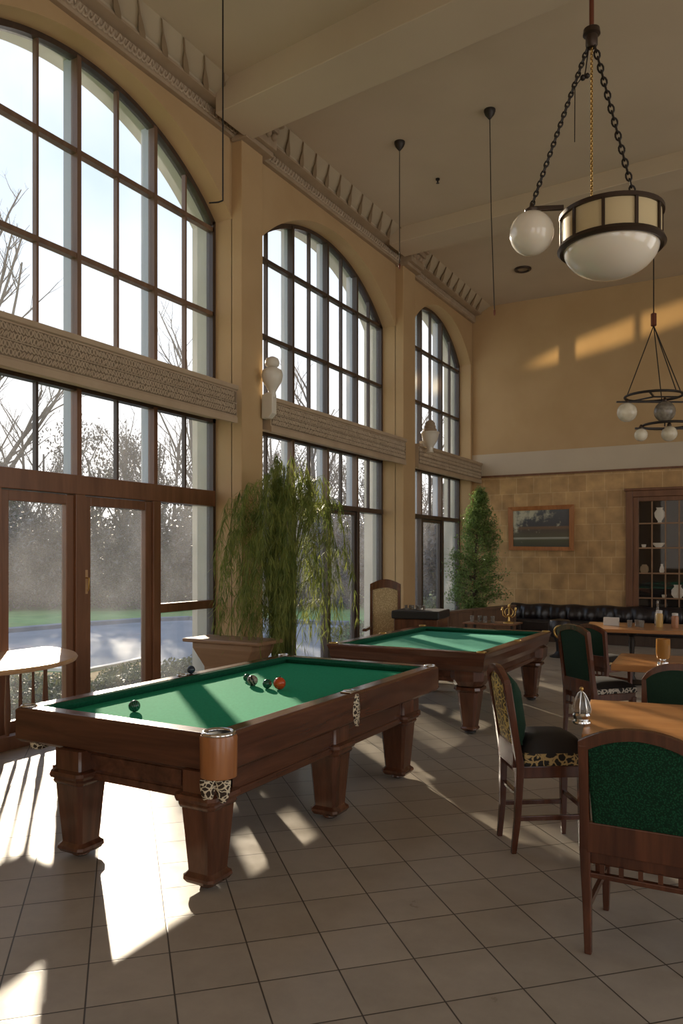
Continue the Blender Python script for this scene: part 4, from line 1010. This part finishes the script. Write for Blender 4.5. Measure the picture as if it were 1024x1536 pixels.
for k, (u, v, s) in enumerate(((195, 1035, 1), (170, 1045, .9), (150, 1050, .8), (205, 1018, .8), (248, 1035, 1), (270, 1022, 1.1), (290, 1030, 1), (250, 1050, .8), (180, 1022, .7), (30, 1060, 1.3), (75, 1050, 1.1), (-5, 1052, 1.3), (55, 1075, 1.), (8, 1085, 1.), (305, 1015, 1.1), (540, 960, 1.4), (650, 925, 2.0))):
    if k == 0: o = b0
    else: o = copy_tree(b0)
    x, y = g0(u, v); x = min(x, -7.05); o.location = (x, y, G); o.rotation_euler = (0, 0, k*1.3); o.scale = (s, s, s)
    if u > 500:
        o['label'] = 'low green shrub seen through the %s window' % ('second' if u < 600 else 'third')
        del o['group']
    elif u < 100: o['label'] = 'low green shrub seen between the balusters of the round rail table'; o['group'] = 'shrubs behind the balusters'
rk = MB(); rk.ball((0, 0, 0), .18, 10, .5)
for p in range(len(rk.v)):
    x, y, z = rk.v[p]; rk.v[p] = (x*(1+.2*sin(y*31)), y*(1+.2*sin(x*27+2)), max(z, -.02)*(1+.2*sin(x*40)))
r0 = rk.build('garden_stone', 'stone', smooth=60); tag(r0, 'pale rounded stone among the shrubs outside the first window', 'stone', 'stones among the shrubs')
for k, (u, v, s) in enumerate(((160, 1040, 1), (183, 1052, 1.2), (262, 1040, 1.2), (283, 1044, 1), (243, 1062, 1.2), (205, 1055, .9), (298, 1052, 1.1))):
    o = r0 if k == 0 else r0.copy()
    if k: COL.objects.link(o)
    x, y = g0(u, v); o.location = (min(x, -6.95), y, G+.02); o.rotation_euler = (0, 0, k*2.1); o.scale = (s, s, s)

def bare_tree(seed, H, nm, label, group, leaves=0, lm='twig_leaf', spread=.5):
    t = thing(nm, label, 'tree', (0, 0, G), 0, group); rnd = random.Random(seed); mb = MB(); lv = MB()
    def grow(p, d, L, r, depth):
        k = 5; pts = [p.copy()]; q = p.copy(); dd = d.copy()
        for i in range(k):
            dd = (dd+Vector((rnd.gauss(0, .07), rnd.gauss(0, .07), rnd.gauss(.03, .05)))).normalized(); q = q+dd*L/k; pts.append(q.copy())
        mb.tube(pts, [r*(1-.65*i/k) for i in range(k+1)], 5 if depth < 2 else 3)
        if leaves and depth >= 1:
            for j in range(leaves):
                s = pts[rnd.randint(1, k)]; leaf(lv, s+Vector((rnd.gauss(0, .18), rnd.gauss(0, .18), rnd.gauss(0, .18))), Vector((rnd.gauss(0, 1), rnd.gauss(0, 1), rnd.gauss(0, 1))), rnd.uniform(.08, .2), rnd.uniform(.04, .08))
        if depth < 3:
            for j in range((11, 6, 4)[depth]):
                f = rnd.uniform(.28 if depth == 0 else .15, 1.); i = min(int(f*k), k-1); s = pts[i].lerp(pts[i+1], f*k-i)
                a = rnd.uniform(0, 2*pi); nd = (dd*.55+Vector((cos(a)*spread, sin(a)*spread, rnd.uniform(.0, .4)))).normalized()
                grow(s, nd, L*rnd.uniform(.28, .48)*(1.15-f*.4), r*.42*(1.2-f*.6), depth+1)
    grow(Vector((0, 0, 0)), Vector((0, 0, 1)), H, H*.017, 0)
    mb.build('trunk', 'bark', t)
    if leaves: lv.build('foliage', lm, t)
    return t
def evergreen(seed, H, Rr, label, group):
    t = thing('evergreen_tree', label, 'tree', (0, 0, G), 0, group); rnd = random.Random(seed); lv = MB()
    MB().tube([(0, 0, 0), (0, 0, H*.95)], [H*.018, .01], 6).build('trunk', 'bark', t)
    for k in range(5200):
        f = rnd.random()**1.2; a = rnd.uniform(0, 2*pi); q = Rr*(1-f)**.8*rnd.random()**.45
        leaf(lv, Vector((q*cos(a), q*sin(a), .4+f*(H-.4))), Vector((cos(a), sin(a), rnd.uniform(-.7, .2))), rnd.uniform(.12, .3), rnd.uniform(.04, .08), .2)
    lv.build('foliage', 'evergreen_leaf', t); return t
def thicket(seed):
    return bush(0, 0, 2.4, 3.3, seed, 'twig_leaf', 7000, 'woodland_thicket', 'grey brown leafless thicket at the foot of the woodland', 'woodland thickets beyond the lawn', (.10, .26), 'shrub')
rnd = random.Random(21)
TG = 'bare trees of the woodland beyond the lawn'
kinds = [bare_tree(s, h, 'bare_tree', 'slender bare grey tree in the woodland beyond the lawn', TG, 0) for s, h in ((1, 7.2), (2, 6.0), (4, 8.0))]
leafy = [bare_tree(s, h, 'sparse_tree', 'sparsely leafed brown tree in the woodland beyond the lawn', 'sparsely leafed woodland trees', 9, 'twig_leaf') for s, h in ((8, 5.2), (9, 6.2))]
evs = [evergreen(11, 5.2, 1.5, 'dark evergreen tree in the woodland beyond the lawn', 'evergreen woodland trees')]
ths = [thicket(31), thicket(32)]
def scatter(srcs, count, D0, D1, u0, u1, smin, smax):
    for k in range(count):
        src = srcs[k % len(srcs)]; u = u0+(u1-u0)*(k+rnd.random())/count; D = rnd.uniform(D0, D1); p = P(u, 834, D)
        o = src if not src.get('used') else copy_tree(src)
        src['used'] = 1
        o.location = (p.x, p.y, G); o.rotation_euler = (0, 0, rnd.uniform(0, 6)); s = rnd.uniform(smin, smax); o.scale = (s, s, s)
scatter(ths, 26, 26, 33, -140, 760, .8, 1.15)
scatter(kinds, 30, 25, 36, -120, 740, .75, 1.05)
scatter(leafy, 20, 25, 36, -130, 740, .75, 1.0)
scatter(evs, 12, 27, 36, -130, 740, .7, 1.0)
for o in list(COL.objects):
    if 'used' in o: del o['used']
big = bare_tree(77, 9.5, 'bare_tree', 'tall bare tree nearest the house, its twigs seen through the left arch', None, 0); p = P(-20, 834, 19.5); big.location = (p.x, p.y, G)
